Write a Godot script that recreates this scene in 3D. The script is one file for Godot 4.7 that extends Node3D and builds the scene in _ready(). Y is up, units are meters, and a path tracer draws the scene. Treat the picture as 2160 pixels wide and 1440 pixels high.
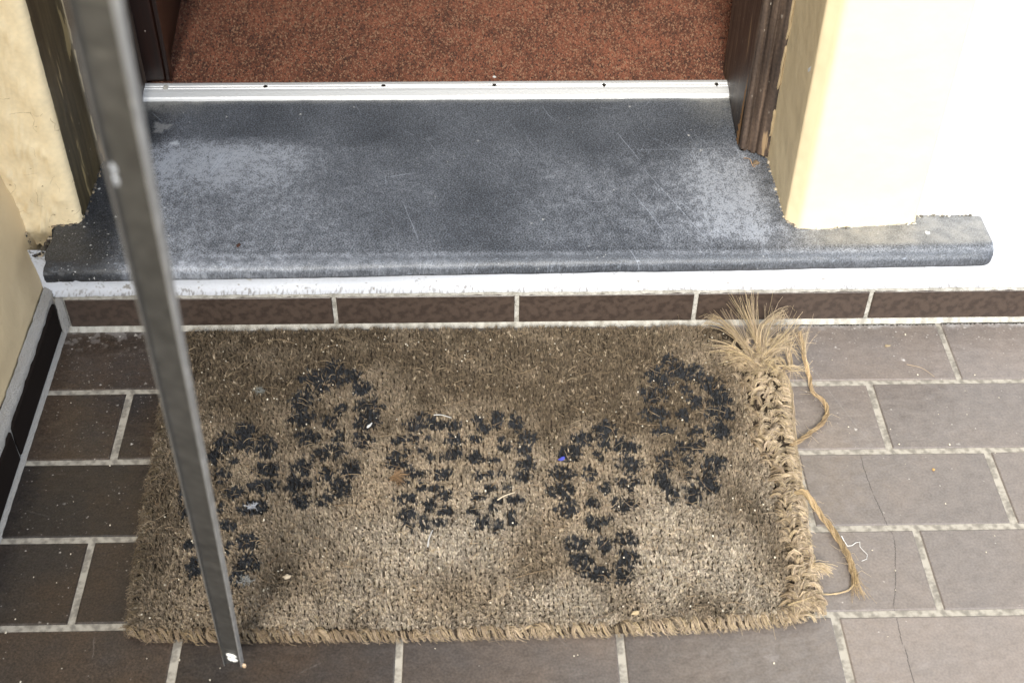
extends Node3D

# ---------------------------------------------------------------- mesh buffer
class Buf:
	var v := PackedVector3Array()
	var n := PackedVector3Array()
	var c := PackedColorArray()
	var t := PackedVector2Array()
	var i := PackedInt32Array()

	func tri3(a: Vector3, b: Vector3, d: Vector3, hint: Vector3, col := Color.WHITE, ua := Vector2.ZERO, ub := Vector2.ZERO, ud := Vector2.ZERO) -> void:
		var m := (b - a).cross(d - a)
		if m.length_squared() < 1e-20:
			return
		m = m.normalized()
		var k := v.size()
		var flip := m.dot(hint) > 0.0
		var nn := m if flip else -m
		v.append_array(PackedVector3Array([a, b, d]))
		n.append_array(PackedVector3Array([nn, nn, nn]))
		c.append_array(PackedColorArray([col, col, col]))
		t.append_array(PackedVector2Array([ua, ub, ud]))
		if flip:
			i.append_array(PackedInt32Array([k, k + 2, k + 1]))
		else:
			i.append_array(PackedInt32Array([k, k + 1, k + 2]))

	func quad(a: Vector3, b: Vector3, d: Vector3, e: Vector3, hint: Vector3, col := Color.WHITE, ua := Vector2.ZERO, ub := Vector2.ZERO, ud := Vector2.ZERO, ue := Vector2.ZERO) -> void:
		tri3(a, b, d, hint, col, ua, ub, ud)
		tri3(a, d, e, hint, col, ua, ud, ue)

	# a sheet of rows x cols points with smooth normals that point roughly along hint
	func sheet(p: Array, rows: int, cols: int, hint: Vector3, uv: Array = [], col := Color.WHITE) -> void:
		var k := v.size()
		var total := Vector3.ZERO
		var ns := PackedVector3Array()
		for r in rows:
			for q in cols:
				var du: Vector3 = p[r * cols + mini(q + 1, cols - 1)] - p[r * cols + maxi(q - 1, 0)]
				var dv: Vector3 = p[mini(r + 1, rows - 1) * cols + q] - p[maxi(r - 1, 0) * cols + q]
				var m := du.cross(dv).normalized()
				ns.append(m)
				total += m
		var s := 1.0 if total.dot(hint) >= 0.0 else -1.0
		for r in rows:
			for q in cols:
				v.append(p[r * cols + q])
				n.append(ns[r * cols + q] * s)
				c.append(col)
				t.append(uv[r * cols + q] if uv.size() else Vector2.ZERO)
		for r in rows - 1:
			for q in cols - 1:
				var a := k + r * cols + q
				if s > 0.0:
					i.append_array(PackedInt32Array([a, a + cols + 1, a + 1, a, a + cols, a + cols + 1]))
				else:
					i.append_array(PackedInt32Array([a, a + 1, a + cols + 1, a, a + cols + 1, a + cols]))

	# box with chamfered edges
	func box(o: Vector3, s: Vector3, b := 0.0, col := Color.WHITE) -> void:
		var h := s * 0.5
		var mid := func(x: float, y: float, z: float, ax: int) -> Vector3:
			var w := Vector3(x * (h.x - (0.0 if ax == 0 else b)), y * (h.y - (0.0 if ax == 1 else b)), z * (h.z - (0.0 if ax == 2 else b)))
			return o + w
		for ax in 3:
			for sg in [-1.0, 1.0]:
				var q := []
				for pr in [[-1.0, -1.0], [1.0, -1.0], [1.0, 1.0], [-1.0, 1.0]]:
					var w := [0.0, 0.0, 0.0]
					w[ax] = sg
					w[(ax + 1) % 3] = pr[0]
					w[(ax + 2) % 3] = pr[1]
					q.append(mid.call(w[0], w[1], w[2], ax))
				var hint := Vector3.ZERO
				hint[ax] = sg
				quad(q[0], q[1], q[2], q[3], hint, col)
		if b <= 0.0:
			return
		for ax in 3:
			var a1 := (ax + 1) % 3
			var a2 := (ax + 2) % 3
			for s1 in [-1.0, 1.0]:
				for s2 in [-1.0, 1.0]:
					var lo := [0.0, 0.0, 0.0]
					lo[ax] = -1.0
					lo[a1] = s1
					lo[a2] = s2
					var hi := lo.duplicate()
					hi[ax] = 1.0
					var hint := Vector3.ZERO
					hint[a1] = s1
					hint[a2] = s2
					quad(mid.call(lo[0], lo[1], lo[2], a1), mid.call(hi[0], hi[1], hi[2], a1), mid.call(hi[0], hi[1], hi[2], a2), mid.call(lo[0], lo[1], lo[2], a2), hint, col)
		for x in [-1.0, 1.0]:
			for y in [-1.0, 1.0]:
				for z in [-1.0, 1.0]:
					tri3(mid.call(x, y, z, 0), mid.call(x, y, z, 1), mid.call(x, y, z, 2), Vector3(x, y, z), col)

	# thin three-sided fibre along points
	func fibre(p: Array, r0: float, r1: float, col: Color, sides := 3) -> void:
		var k := v.size()
		var m := p.size()
		var up := Vector3(0.13, 0.97, 0.2)
		for j in m:
			var d: Vector3 = (p[mini(j + 1, m - 1)] - p[maxi(j - 1, 0)])
			d = d.normalized() if d.length_squared() > 1e-14 else Vector3.RIGHT
			var a := d.cross(up)
			a = a.normalized() if a.length_squared() > 1e-6 else d.cross(Vector3.RIGHT).normalized()
			var b := d.cross(a)
			var r := lerpf(r0, r1, float(j) / maxf(1.0, m - 1.0))
			for q in sides:
				var an := TAU * q / sides
				var e := a * cos(an) + b * sin(an)
				v.append(p[j] + e * r)
				n.append(e)
				c.append(col)
				t.append(Vector2(float(q) / sides, float(j)))
		for j in m - 1:
			for q in sides:
				var a0 := k + j * sides + q
				var a1 := k + j * sides + (q + 1) % sides
				i.append_array(PackedInt32Array([a0, a1 + sides, a1, a0, a0 + sides, a1 + sides]))

	func mesh(mat: Material) -> ArrayMesh:
		var arr := []
		arr.resize(Mesh.ARRAY_MAX)
		arr[Mesh.ARRAY_VERTEX] = v
		arr[Mesh.ARRAY_NORMAL] = n
		arr[Mesh.ARRAY_COLOR] = c
		arr[Mesh.ARRAY_TEX_UV] = t
		arr[Mesh.ARRAY_INDEX] = i
		var me := ArrayMesh.new()
		me.add_surface_from_arrays(Mesh.PRIMITIVE_TRIANGLES, arr)
		me.surface_set_material(0, mat)
		return me


var rng := RandomNumberGenerator.new()
var taken := {}

# ---------------------------------------------------------------- naming helpers
func numbered(called: String) -> String:
	if not taken.has(called):
		taken[called] = 0
		return called
	taken[called] += 1
	return "%s_%03d" % [called, taken[called]]


func tag(o: Node, label: String, category: String, group := "", kind := "") -> void:
	o.set_meta("label", label)
	if category:
		o.set_meta("category", category)
	if group:
		o.set_meta("group", group)
	if kind:
		o.set_meta("kind", kind)


func obj(called: String, b: Buf, m: Material, parent: Node = null) -> MeshInstance3D:
	var o := MeshInstance3D.new()
	o.mesh = b.mesh(m)
	if parent == null or parent == self:
		o.name = numbered(called)
		add_child(o, true)
	else:
		var k := 0
		var nm := called
		while parent.has_node(NodePath(nm)):
			k += 1
			nm = "%s_%03d" % [called, k]
		o.name = nm
		parent.add_child(o, true)
	return o


func thing(called: String, label: String, category: String, at := Vector3.ZERO, group := "", kind := "") -> Node3D:
	var o := Node3D.new()
	o.name = numbered(called)
	add_child(o, true)
	o.position = at
	tag(o, label, category, group, kind)
	return o


# ---------------------------------------------------------------- texture helpers
func noise_bytes(sd: int, freq: float, oct: int, w: int, h: int, sx := 1, sy := 1) -> PackedByteArray:
	var f := FastNoiseLite.new()
	f.seed = sd
	f.noise_type = FastNoiseLite.TYPE_SIMPLEX_SMOOTH
	f.frequency = freq
	f.fractal_type = FastNoiseLite.FRACTAL_FBM if oct > 1 else FastNoiseLite.FRACTAL_NONE
	f.fractal_octaves = maxi(oct, 1)
	var im := f.get_image(w / sx, h / sy)
	if sx > 1 or sy > 1:
		im.resize(w, h, Image.INTERPOLATE_CUBIC)
	im.convert(Image.FORMAT_L8)
	return im.get_data()


func white_bytes(sd: int, count: int) -> PackedByteArray:
	var g := RandomNumberGenerator.new()
	g.seed = sd
	var b := PackedByteArray()
	b.resize(count)
	for k in count / 4:
		b.encode_u32(k * 4, g.randi())
	return b


func tex(im: Image) -> ImageTexture:
	im.generate_mipmaps()
	return ImageTexture.create_from_image(im)


func noise_normal(sd: int, freq: float, oct: int, size := 512, strength := 4.0) -> ImageTexture:
	var f := FastNoiseLite.new()
	f.seed = sd
	f.frequency = freq
	f.noise_type = FastNoiseLite.TYPE_SIMPLEX_SMOOTH
	f.fractal_octaves = oct
	var im := f.get_seamless_image(size, size)
	im.convert(Image.FORMAT_RGBA8)
	im.bump_map_to_normal_map(strength)
	return tex(im)


func std(col: Color, rough := 0.8, metal := 0.0) -> StandardMaterial3D:
	var m := StandardMaterial3D.new()
	m.albedo_color = col
	m.roughness = rough
	m.metallic = metal
	return m


func tri_normal(m: StandardMaterial3D, normal: Texture2D, per_m: float, amount := 1.0) -> void:
	m.normal_enabled = true
	m.normal_texture = normal
	m.normal_scale = amount
	m.uv1_triplanar = true
	m.uv1_world_triplanar = true
	m.uv1_scale = Vector3.ONE * per_m


func px(b: PackedByteArray, at: int, r: float, g: float, bl: float) -> void:
	b[at] = int(clampf(r, 0.0, 255.0))
	b[at + 1] = int(clampf(g, 0.0, 255.0))
	b[at + 2] = int(clampf(bl, 0.0, 255.0))


# a soft line of wear drawn on an RGB image
func scratch(im: Image, x0: float, y0: float, x1: float, y1: float, col: Color, amount: float, wide := 1.0) -> void:
	var steps := int(maxf(absf(x1 - x0), absf(y1 - y0))) + 1
	var wob := rng.randf() * 100.0
	for s in steps + 1:
		var f := float(s) / steps
		var x := lerpf(x0, x1, f) + sin(f * 5.0 + wob) * 0.8
		var y := lerpf(y0, y1, f)
		var a := amount * (0.45 + 0.55 * rng.randf()) * minf(1.0, minf(f, 1.0 - f) * 6.0 + 0.2)
		for dy in range(-int(wide), int(wide) + 1):
			var xi := int(x)
			var yi := int(y) + dy
			if xi >= 0 and yi >= 0 and xi < im.get_width() and yi < im.get_height():
				im.set_pixel(xi, yi, im.get_pixel(xi, yi).lerp(col, clampf(a * (1.0 - absf(dy) / (wide + 1.0)), 0.0, 1.0)))


func blot(im: Image, x: float, y: float, rx: float, ry: float, col: Color, amount: float) -> void:
	var ph := rng.randf() * TAU
	for yi in range(int(y - ry * 1.5), int(y + ry * 1.5) + 1):
		for xi in range(int(x - rx * 1.5), int(x + rx * 1.5) + 1):
			if xi < 0 or yi < 0 or xi >= im.get_width() or yi >= im.get_height():
				continue
			var d := Vector2((xi - x) / rx, (yi - y) / ry)
			var edge := 1.0 + 0.22 * sin(d.angle() * 3.0 + ph) + 0.14 * sin(d.angle() * 7.0 + ph * 2.0)
			var a := clampf((edge - d.length()) * 2.5, 0.0, 1.0) * amount
			if a > 0.0:
				im.set_pixel(xi, yi, im.get_pixel(xi, yi).lerp(col, a))


func rgb8(r: int, g: int, b: int) -> Color:
	return Color(r / 255.0, g / 255.0, b / 255.0)


func smooth(a: float, b: float, x: float) -> float:
	var t := clampf((x - a) / (b - a), 0.0, 1.0)
	return t * t * (3.0 - 2.0 * t)


# ---------------------------------------------------------------- measures (metres)
const SILL_Y := 0.16        # top of the stone step
const PLINTH_Z := -0.012    # face of the white band below the step
const WALL_Z := -0.037      # face of the white wall
const SIDE_X := -0.112      # face of the side wall at its foot
const OPEN_L := -0.047      # left reveal
const OPEN_R := 0.9045      # right reveal
const FRAME_Z := -0.172     # front of the wooden frame
const STRIP_F := -0.333
const STRIP_B := -0.3655
const PILE_Y := 0.0185
# worn shoe-print blots on the mat: x, z, half width, half depth in millimetres
const PRINTS = [
	[159, 233, 15, 17, 184, 215, 15, 15, 186, 237, 14, 14, 212, 243, 15, 21, 149, 257, 10, 13, 174, 265, 8, 7, 218, 279, 18, 13, 162, 290, 10, 13, 215, 308, 19, 13, 182, 315, 12, 11, 208, 341, 19, 13, 169, 340, 6, 10, 183, 369, 12, 9, 117, 321, 5, 10, 124, 346, 5, 11, 138, 395, 8, 12, 206, 392, 13, 13, 184, 400, 4, 12, 212, 423, 15, 14, 203, 443, 12, 13, 149, 431, 10, 17],
	[288, 106, 16, 25, 314, 113, 13, 15, 260, 121, 17, 17, 276, 140, 9, 10, 294, 126, 12, 13, 330, 140, 15, 15, 252, 159, 18, 18, 304, 176, 9, 13, 339, 177, 17, 19, 254, 191, 17, 16, 290, 201, 10, 13, 338, 202, 18, 14, 263, 226, 15, 14, 303, 226, 9, 12, 334, 232, 14, 14, 294, 252, 21, 14, 262, 276, 14, 15, 322, 283, 14, 15, 292, 289, 10, 15, 254, 306, 11, 16, 269, 306, 8, 11, 311, 311, 14, 16, 265, 331, 13, 13, 292, 332, 12, 11],
	[401, 207, 13, 12, 407, 195, 7, 10, 424, 203, 10, 12, 436, 208, 9, 10, 450, 208, 10, 10, 382, 232, 9, 9, 400, 232, 7, 9, 419, 231, 6, 7, 451, 235, 13, 9, 377, 257, 9, 13, 392, 255, 7, 9, 412, 253, 8, 8, 382, 274, 13, 9, 422, 265, 6, 6, 441, 264, 9, 8, 455, 258, 9, 11, 399, 289, 8, 7, 413, 290, 6, 6, 438, 292, 12, 10, 390, 304, 8, 6, 411, 313, 8, 9, 427, 313, 9, 9, 393, 331, 14, 9, 440, 327, 10, 8, 421, 342, 8, 12, 443, 350, 10, 10, 396, 357, 12, 10, 395, 369, 7, 7, 403, 378, 4, 7, 418, 371, 6, 14, 435, 368, 8, 9],
	[482, 198, 7, 7, 509, 191, 9, 10, 489, 214, 10, 11, 507, 207, 7, 10, 532, 203, 10, 16, 545, 231, 13, 12, 479, 232, 9, 7, 512, 234, 6, 6, 516, 250, 9, 10, 540, 252, 11, 11, 479, 263, 10, 10, 489, 267, 7, 7, 503, 269, 7, 6, 543, 275, 14, 11, 482, 293, 8, 8, 497, 293, 7, 7, 514, 293, 6, 6, 532, 297, 8, 8, 543, 295, 8, 11, 497, 315, 8, 7, 515, 315, 8, 5, 481, 328, 10, 8, 505, 335, 6, 6, 528, 336, 10, 8, 476, 352, 8, 10, 502, 349, 6, 7, 521, 358, 7, 10, 484, 371, 10, 9, 492, 364, 5, 7, 505, 377, 8, 10, 523, 368, 5, 5],
	[648, 220, 16, 16, 617, 235, 15, 14, 644, 242, 10, 12, 671, 250, 17, 15, 599, 259, 17, 14, 636, 266, 7, 9, 674, 279, 17, 15, 589, 292, 18, 12, 622, 294, 10, 10, 670, 309, 17, 12, 585, 321, 22, 14, 640, 317, 9, 11, 661, 342, 15, 11, 590, 349, 15, 14, 622, 343, 9, 8, 621, 371, 11, 12, 639, 367, 9, 8, 599, 403, 15, 12, 634, 406, 11, 12, 659, 396, 14, 13, 603, 434, 16, 17, 659, 430, 14, 13, 651, 449, 10, 13, 626, 449, 12, 13],
	[744, 91, 10, 12, 755, 110, 12, 19, 777, 118, 13, 19, 724, 120, 14, 17, 736, 135, 10, 12, 796, 140, 17, 17, 760, 149, 8, 10, 716, 158, 18, 15, 803, 168, 18, 16, 770, 173, 11, 13, 716, 191, 18, 13, 802, 194, 18, 14, 752, 195, 9, 10, 722, 223, 15, 9, 765, 224, 10, 9, 796, 224, 16, 14, 742, 251, 9, 12, 760, 250, 13, 12, 721, 273, 12, 16, 781, 279, 14, 16, 749, 275, 9, 9, 713, 306, 12, 14, 746, 298, 7, 7, 770, 310, 14, 16, 774, 321, 9, 10, 722, 329, 11, 14, 747, 332, 11, 17]]


var M := {}


func sill_texture() -> ImageTexture:
	var w := 2048
	var h := 724
	var s := 1575.0
	var big := noise_bytes(11, 0.0035, 4, w, h)
	var med := noise_bytes(12, 0.02, 4, w, h)
	var fine := noise_bytes(13, 0.22, 2, w, h)
	var mid := noise_bytes(16, 0.055, 4, w, h)
	var streak := noise_bytes(14, 0.16, 3, w, h, 1, 12)
	var grit := white_bytes(15, w * h)
	var d := PackedByteArray()
	d.resize(w * h * 3)
	for y in h:
		var z := y / s - 0.36
		for x in w:
			var k := y * w + x
			var wx := x / s - 0.1
			var g := lerpf(fine[k] / 255.0, 0.5, 0.55 * smooth(0.03, 0.045, z))
			var b := big[k] / 255.0
			var md := med[k] / 255.0
			# chalky wear on dark blue-grey stone
			var wear := clampf((b * 0.8 + md * 0.2 - 0.26) * 1.1, 0.0, 1.0) * 0.5
			# foot-worn stripe at the right end, dull haze at the left, rubbed front edge
			wear += 0.85 * smooth(0.765, 0.82, wx) * (1.0 - smooth(0.865, 0.895, wx)) * smooth(-0.235, -0.15, z) * (1.0 - smooth(0.0, 0.03, z)) * (0.3 + 0.9 * streak[k] / 255.0) * 0.92
			wear += 0.66 * (1.0 - smooth(0.12, 0.30, wx)) * smooth(-0.03, 0.02, wx) * smooth(-0.25, -0.20, z) * (1.0 - smooth(-0.16, -0.09, z)) * (0.4 + md)
			wear += 0.72 * smooth(0.40, 0.8, wx) * smooth(-0.25, -0.1, z) * (1.0 - smooth(0.0, 0.05, z)) * md
			wear += 0.62 * (1.0 - smooth(0.06, 0.52, wx)) * smooth(-0.24, -0.19, z) * (0.6 + 0.8 * md)
			wear += 0.34 * smooth(0.028, 0.035, z) * (1.0 - smooth(0.036, 0.043, z)) * smooth(0.02, 0.15, wx) * (0.6 + 0.6 * md)
			wear += 0.03 * smooth(0.045, 0.05, z) * smooth(0.02, 0.15, wx)
			wear *= (smooth(-0.01, 0.05, wx) * 0.8 + 0.2) * (0.62 + 0.62 * smooth(0.15, 0.85, mid[k] / 255.0))
			wear = clampf(wear * clampf(0.35 + 1.5 * (g - 0.15), 0.05, 2.0) + (0.5 if grit[(k * 7) % (w * h)] > 253 else 0.0), 0.0, 1.0)
			var base := lerpf(34.0, 71.0, smooth(-0.02, 0.06, wx))
			var v := 1.0 + (g - 0.5) * 1.5 + (grit[k] - 128) / 255.0 * 0.7
			var r0 := lerpf(base * 0.96 * v, 152.0, wear)
			var g0 := lerpf(base * v, 156.0, wear)
			var b0 := lerpf(base * 1.07 * v, 163.0, wear)
			# mortar dust in the two corners by the metal strip and along it
			var mort := (1.0 - smooth(0.0, 0.13, wx)) * (1.0 - smooth(-0.325, -0.275, z + (md - 0.5) * 0.06)) + smooth(0.78, 0.85, wx) * (1.0 - smooth(-0.33, -0.235, z + (md - 0.5) * 0.09)) * 0.85
			mort += 0.55 * (1.0 - smooth(-0.328, -0.318, z))
			mort = clampf(mort * (0.25 + 1.2 * md), 0.0, 0.9)
			r0 = lerpf(r0, 126.0 * (0.8 + 0.4 * g), mort)
			g0 = lerpf(g0, 125.0 * (0.8 + 0.4 * g), mort)
			b0 = lerpf(b0, 121.0 * (0.8 + 0.4 * g), mort)
			# dust where the stone runs on past the pilaster
			var dust_sheen := smooth(0.9, 0.97, wx) * (1.0 - smooth(0.018, 0.03, z)) * (0.35 + 0.5 * md)
			r0 = lerpf(r0, 138.0, dust_sheen)
			g0 = lerpf(g0, 135.0, dust_sheen)
			b0 = lerpf(b0, 128.0, dust_sheen)
			px(d, k * 3, r0, g0, b0)
	var im := Image.create_from_data(w, h, false, Image.FORMAT_RGB8, d)
	rng.seed = 21
	var pale := rgb8(176, 182, 192)
	for q in 80:
		var x := rng.randf_range(120, 1540)
		var y := rng.randf_range(60, 620)
		var l := rng.randf_range(10, 90)
		var an := rng.randf_range(0.6, 1.5) if rng.randf() < 0.7 else rng.randf_range(-1.2, 0.2)
		scratch(im, x, y, x + cos(an) * l, y + sin(an) * l, pale, rng.randf_range(0.15, 0.55))
	# the longer scratches one sees
	for e in [[0.383, -0.082, 0.407, 0.01], [0.694, -0.24, 0.72, -0.17], [0.72, -0.16, 0.80, 0.03], [0.70, -0.1, 0.74, 0.0], [0.36, -0.135, 0.40, -0.145], [0.355, -0.14, 0.36, -0.115], [0.54, -0.205, 0.55, -0.185], [0.76, -0.08, 0.83, 0.02]]:
		scratch(im, (e[0] + 0.1) * s, (e[1] + 0.36) * s, (e[2] + 0.1) * s, (e[3] + 0.36) * s, pale, 0.8)
	for q in 700:      # shoe scuffs, thick where the stone is rubbed pale
		var side := rng.randf()
		var x := rng.randf_range(0.01, 0.30) if side < 0.4 else (rng.randf_range(0.72, 0.89) if side < 0.75 else rng.randf_range(0.0, 0.88))
		var z := rng.randf_range(-0.22, 0.03)
		var l := rng.randf_range(0.006, 0.03) * s
		var an := rng.randf_range(-0.5, 0.5) + (PI / 2 if x > 0.6 else rng.randf_range(0.0, 1.5))
		scratch(im, (x + 0.1) * s, (z + 0.36) * s, (x + 0.1) * s + cos(an) * l, (z + 0.36) * s + sin(an) * l, pale, rng.randf_range(0.08, 0.4), float(q % 2))
	for q in 46:       # small chips on the rounded edge
		blot(im, rng.randf_range(160, 2000), rng.randf_range(620, 690), rng.randf_range(1.5, 5), rng.randf_range(1, 3), rgb8(150, 158, 168), rng.randf_range(0.25, 0.7))
	for q in 26:   # scuff arcs at the left
		var x := rng.randf_range(0.02, 0.16)
		scratch(im, (x + 0.1) * s, 0.165 * s, (x + 0.085) * s, rng.randf_range(0.185, 0.225) * s, pale, 0.6)
	for q in 60:   # knocks on the rounded front edge
		var x := rng.randf_range(0.12, 0.7)
		scratch(im, (x + 0.1) * s, 0.412 * s, (x + 0.094) * s, rng.randf_range(0.425, 0.445) * s, pale, rng.randf_range(0.1, 0.4))
	scratch(im, 0.1 * s, 0.163 * s, 0.37 * s, 0.166 * s, pale, 0.35)
	scratch(im, 0.80 * s, 0.164 * s, 0.965 * s, 0.160 * s, pale, 0.5)
	blot(im, (0.022 + 0.1) * s, (-0.262 + 0.36) * s, 24, 24, rgb8(150, 150, 148), 0.6)
	blot(im, (0.048 + 0.1) * s, (-0.222 + 0.36) * s, 12, 9, rgb8(190, 195, 200), 0.7)
	for q in 14:
		blot(im, rng.randf_range(180, 1500), rng.randf_range(60, 600), rng.randf_range(4, 14), rng.randf_range(3, 9), rgb8(150, 154, 160), rng.randf_range(0.1, 0.35))
	# spattered white paint, thick at the left end
	for q in 520:
		var x := rng.randf_range(20, 300) if q < 300 else rng.randf_range(20, 2000)
		var y := rng.randf_range(330, 700) if q < 300 else rng.randf_range(60, 700)
		var r := rng.randf_range(0.7, 1.8) if q % 17 else rng.randf_range(2.0, 3.8)
		blot(im, x, y, r, r, rgb8(205, 204, 198), rng.randf_range(0.4, 0.95))
	return tex(im)


func floor_texture() -> ImageTexture:
	var w := 2048
	var h := 1024
	var s := 1280.0
	var big := noise_bytes(31, 0.006, 4, w, h)
	var med := noise_bytes(32, 0.035, 4, w, h)
	var fine := noise_bytes(33, 0.2, 3, w, h)
	var grit := white_bytes(34, w * h)
	var tone := PackedFloat32Array()
	rng.seed = 35
	for q in 200:
		tone.append(rng.randf())
	var d := PackedByteArray()
	d.resize(w * h * 3)
	for y in h:
		var z := y / s
		var row := int(z / 0.125)
		var off := 0.5 if row % 2 == 0 else 0.0
		for x in w:
			var k := y * w + x
			var wx := x / s - 0.2
			var col := int(floor((wx - 0.0173) / 0.25 - off)) + 2
			var tn := tone[(row * 13 + col) % 200]
			var b := big[k] / 255.0
			var md := med[k] / 255.0
			var g := fine[k] / 255.0
			var warm := clampf((b - 0.5) * 1.6 + (tn - 0.5) * 0.9 + 0.45, 0.0, 1.0)
			var v := (0.93 + 0.14 * md) * (1.0 + (g - 0.5) * 0.55 + (grit[k] - 128) / 255.0 * 0.4) * (0.84 + 0.32 * tn)
			# dusty, foot-worn to the right; sheen off the white wall painted in too
			var dust_sheen := smooth(0.10, 0.92, wx) * (0.98 + 0.18 * md + 0.25 * (g - 0.5) + 0.16 * (tn - 0.5)) + 0.06 * b
			var r0 := lerpf(lerpf(50.0, 58.0, warm) * v, 147.0, dust_sheen * 0.62)
			var g0 := lerpf(lerpf(45.5, 48.0, warm) * v, 137.0, dust_sheen * 0.62)
			var b0 := lerpf(lerpf(43.0, 40.0, warm) * v, 129.0, dust_sheen * 0.62)
			# lime residue along the foot of the wall
			var lime := (1.0 - smooth(0.004, 0.02, z + (md - 0.5) * 0.016)) * (0.3 + 0.5 * smooth(0.7, 0.95, wx))
			lime += 0.55 * (1.0 - smooth(-0.02, 0.1, wx)) * (1.0 - smooth(0.0, 0.07, z)) * smooth(0.5, 0.72, md)
			lime = clampf(lime, 0.0, 0.85)
			r0 = lerpf(r0, 176.0, lime)
			g0 = lerpf(g0, 174.0, lime)
			b0 = lerpf(b0, 172.0, lime)
			# black grime in the open joint on the right
			var grime := smooth(0.85, 0.95, wx) * (1.0 - smooth(0.0085, 0.0115, z + (g - 0.5) * 0.006))
			px(d, k * 3, lerpf(r0, 26.0, grime), lerpf(g0, 25.0, grime), lerpf(b0, 20.0, grime))
	var im := Image.create_from_data(w, h, false, Image.FORMAT_RGB8, d)
	rng.seed = 36
	var pale := rgb8(205, 200, 192)
	for q in 1500:
		var zone := q % 5
		var x := rng.randf_range(100, 400) if zone < 2 else rng.randf_range(100, 2040)
		var y: float = rng.randf() * rng.randf() * (1000.0 if zone != 2 else 160.0)
		if zone == 2:
			x = rng.randf_range(1380, 2040)
		var r := rng.randf_range(0.6, 1.35) if q % 23 else rng.randf_range(1.6, 3.4)
		blot(im, x, y, r, r * rng.randf_range(0.7, 1.2), pale, rng.randf_range(0.35, 0.9))
	for q in 50:   # smears and drag marks
		var x := rng.randf_range(100, 2000)
		var y := rng.randf_range(10, 1000)
		var an := rng.randf() * TAU
		var l := rng.randf_range(8, 60)
		scratch(im, x, y, x + cos(an) * l, y + sin(an) * l, rgb8(170, 165, 160), rng.randf_range(0.08, 0.3))
	for q in 40:
		blot(im, rng.randf_range(1200, 2040), rng.randf_range(640, 1000), rng.randf_range(4, 13), rng.randf_range(3, 9), rgb8(150, 142, 138), rng.randf_range(0.08, 0.3))
	# the hair crack that runs through three tiles
	var cr := [0.976, 0.257, 0.977, 0.3205, 0.988, 0.388, 0.979, 0.438, 0.963, 0.4915, 0.962, 0.543, 0.963, 0.60]
	for q in 6:
		scratch(im, (cr[q * 2] + 0.2) * s, cr[q * 2 + 1] * s, (cr[q * 2 + 2] + 0.2) * s, cr[q * 2 + 3] * s, rgb8(38, 33, 31), 1.1, 0.0)
	scratch(im, 0.93 * s + 0.2 * s, 0.06 * s, 1.0 * s + 0.2 * s, 0.25 * s, rgb8(150, 146, 142), 0.35)
	return tex(im)


func plinth_texture() -> ImageTexture:
	var w := 2048
	var h := 256
	var s := 1280.0
	var med := noise_bytes(41, 0.02, 4, w, h)
	var fine := noise_bytes(42, 0.15, 3, w, h)
	var d := PackedByteArray()
	d.resize(w * h * 3)
	for y in h:
		var wy := y / s    # height above the floor
		for x in w:
			var k := y * w + x
			var md := med[k] / 255.0
			var g := fine[k] / 255.0
			var dirt := (1.0 - smooth(0.055, 0.066, wy + (md - 0.5) * 0.012)) * (0.08 + 0.6 * smooth(0.5, 0.75, g))
			dirt += smooth(0.70, 0.78, md) * smooth(0.5, 0.7, g) * 0.4
			var wx := x / s - 0.2
			dirt += (1.0 - smooth(-0.1, -0.04, wx)) * smooth(0.5, 0.65, g) * 0.5 * smooth(0.10, 0.14, wy + 0.02 * md)
			dirt = clampf(dirt, 0.0, 0.85)
			var v := 206.0 + (g - 0.5) * 10.0
			px(d, k * 3, lerpf(v, 112.0, dirt), lerpf(v + 3.0, 108.0, dirt), lerpf(v + 9.0, 104.0, dirt))
	var im := Image.create_from_data(w, h, false, Image.FORMAT_RGB8, d)
	rng.seed = 43
	for q in 60:   # chipped paint and cracks
		var x := rng.randf_range(130, 2000)
		var y := rng.randf_range(74, 126)
		scratch(im, x, y, x + rng.randf_range(-14, 14), y + rng.randf_range(-6, 6), rgb8(120, 110, 98), rng.randf_range(0.25, 0.8), 0.0)
	for q in 30:
		blot(im, rng.randf_range(130, 2000), rng.randf_range(76, 90), rng.randf_range(1.5, 6), rng.randf_range(1, 2.5), rgb8(120, 112, 100), rng.randf_range(0.3, 0.8))
	blot(im, (0.167 + 0.2) * s, 0.084 * s, 17, 11, rgb8(176, 172, 166), 0.95)
	blot(im, (0.0 + 0.2) * s, 0.066 * s, 8, 6, rgb8(140, 136, 130), 0.9)
	blot(im, (0.985 + 0.2) * s, 0.097 * s, 12, 5, rgb8(140, 136, 130), 0.9)
	return tex(im)


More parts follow.
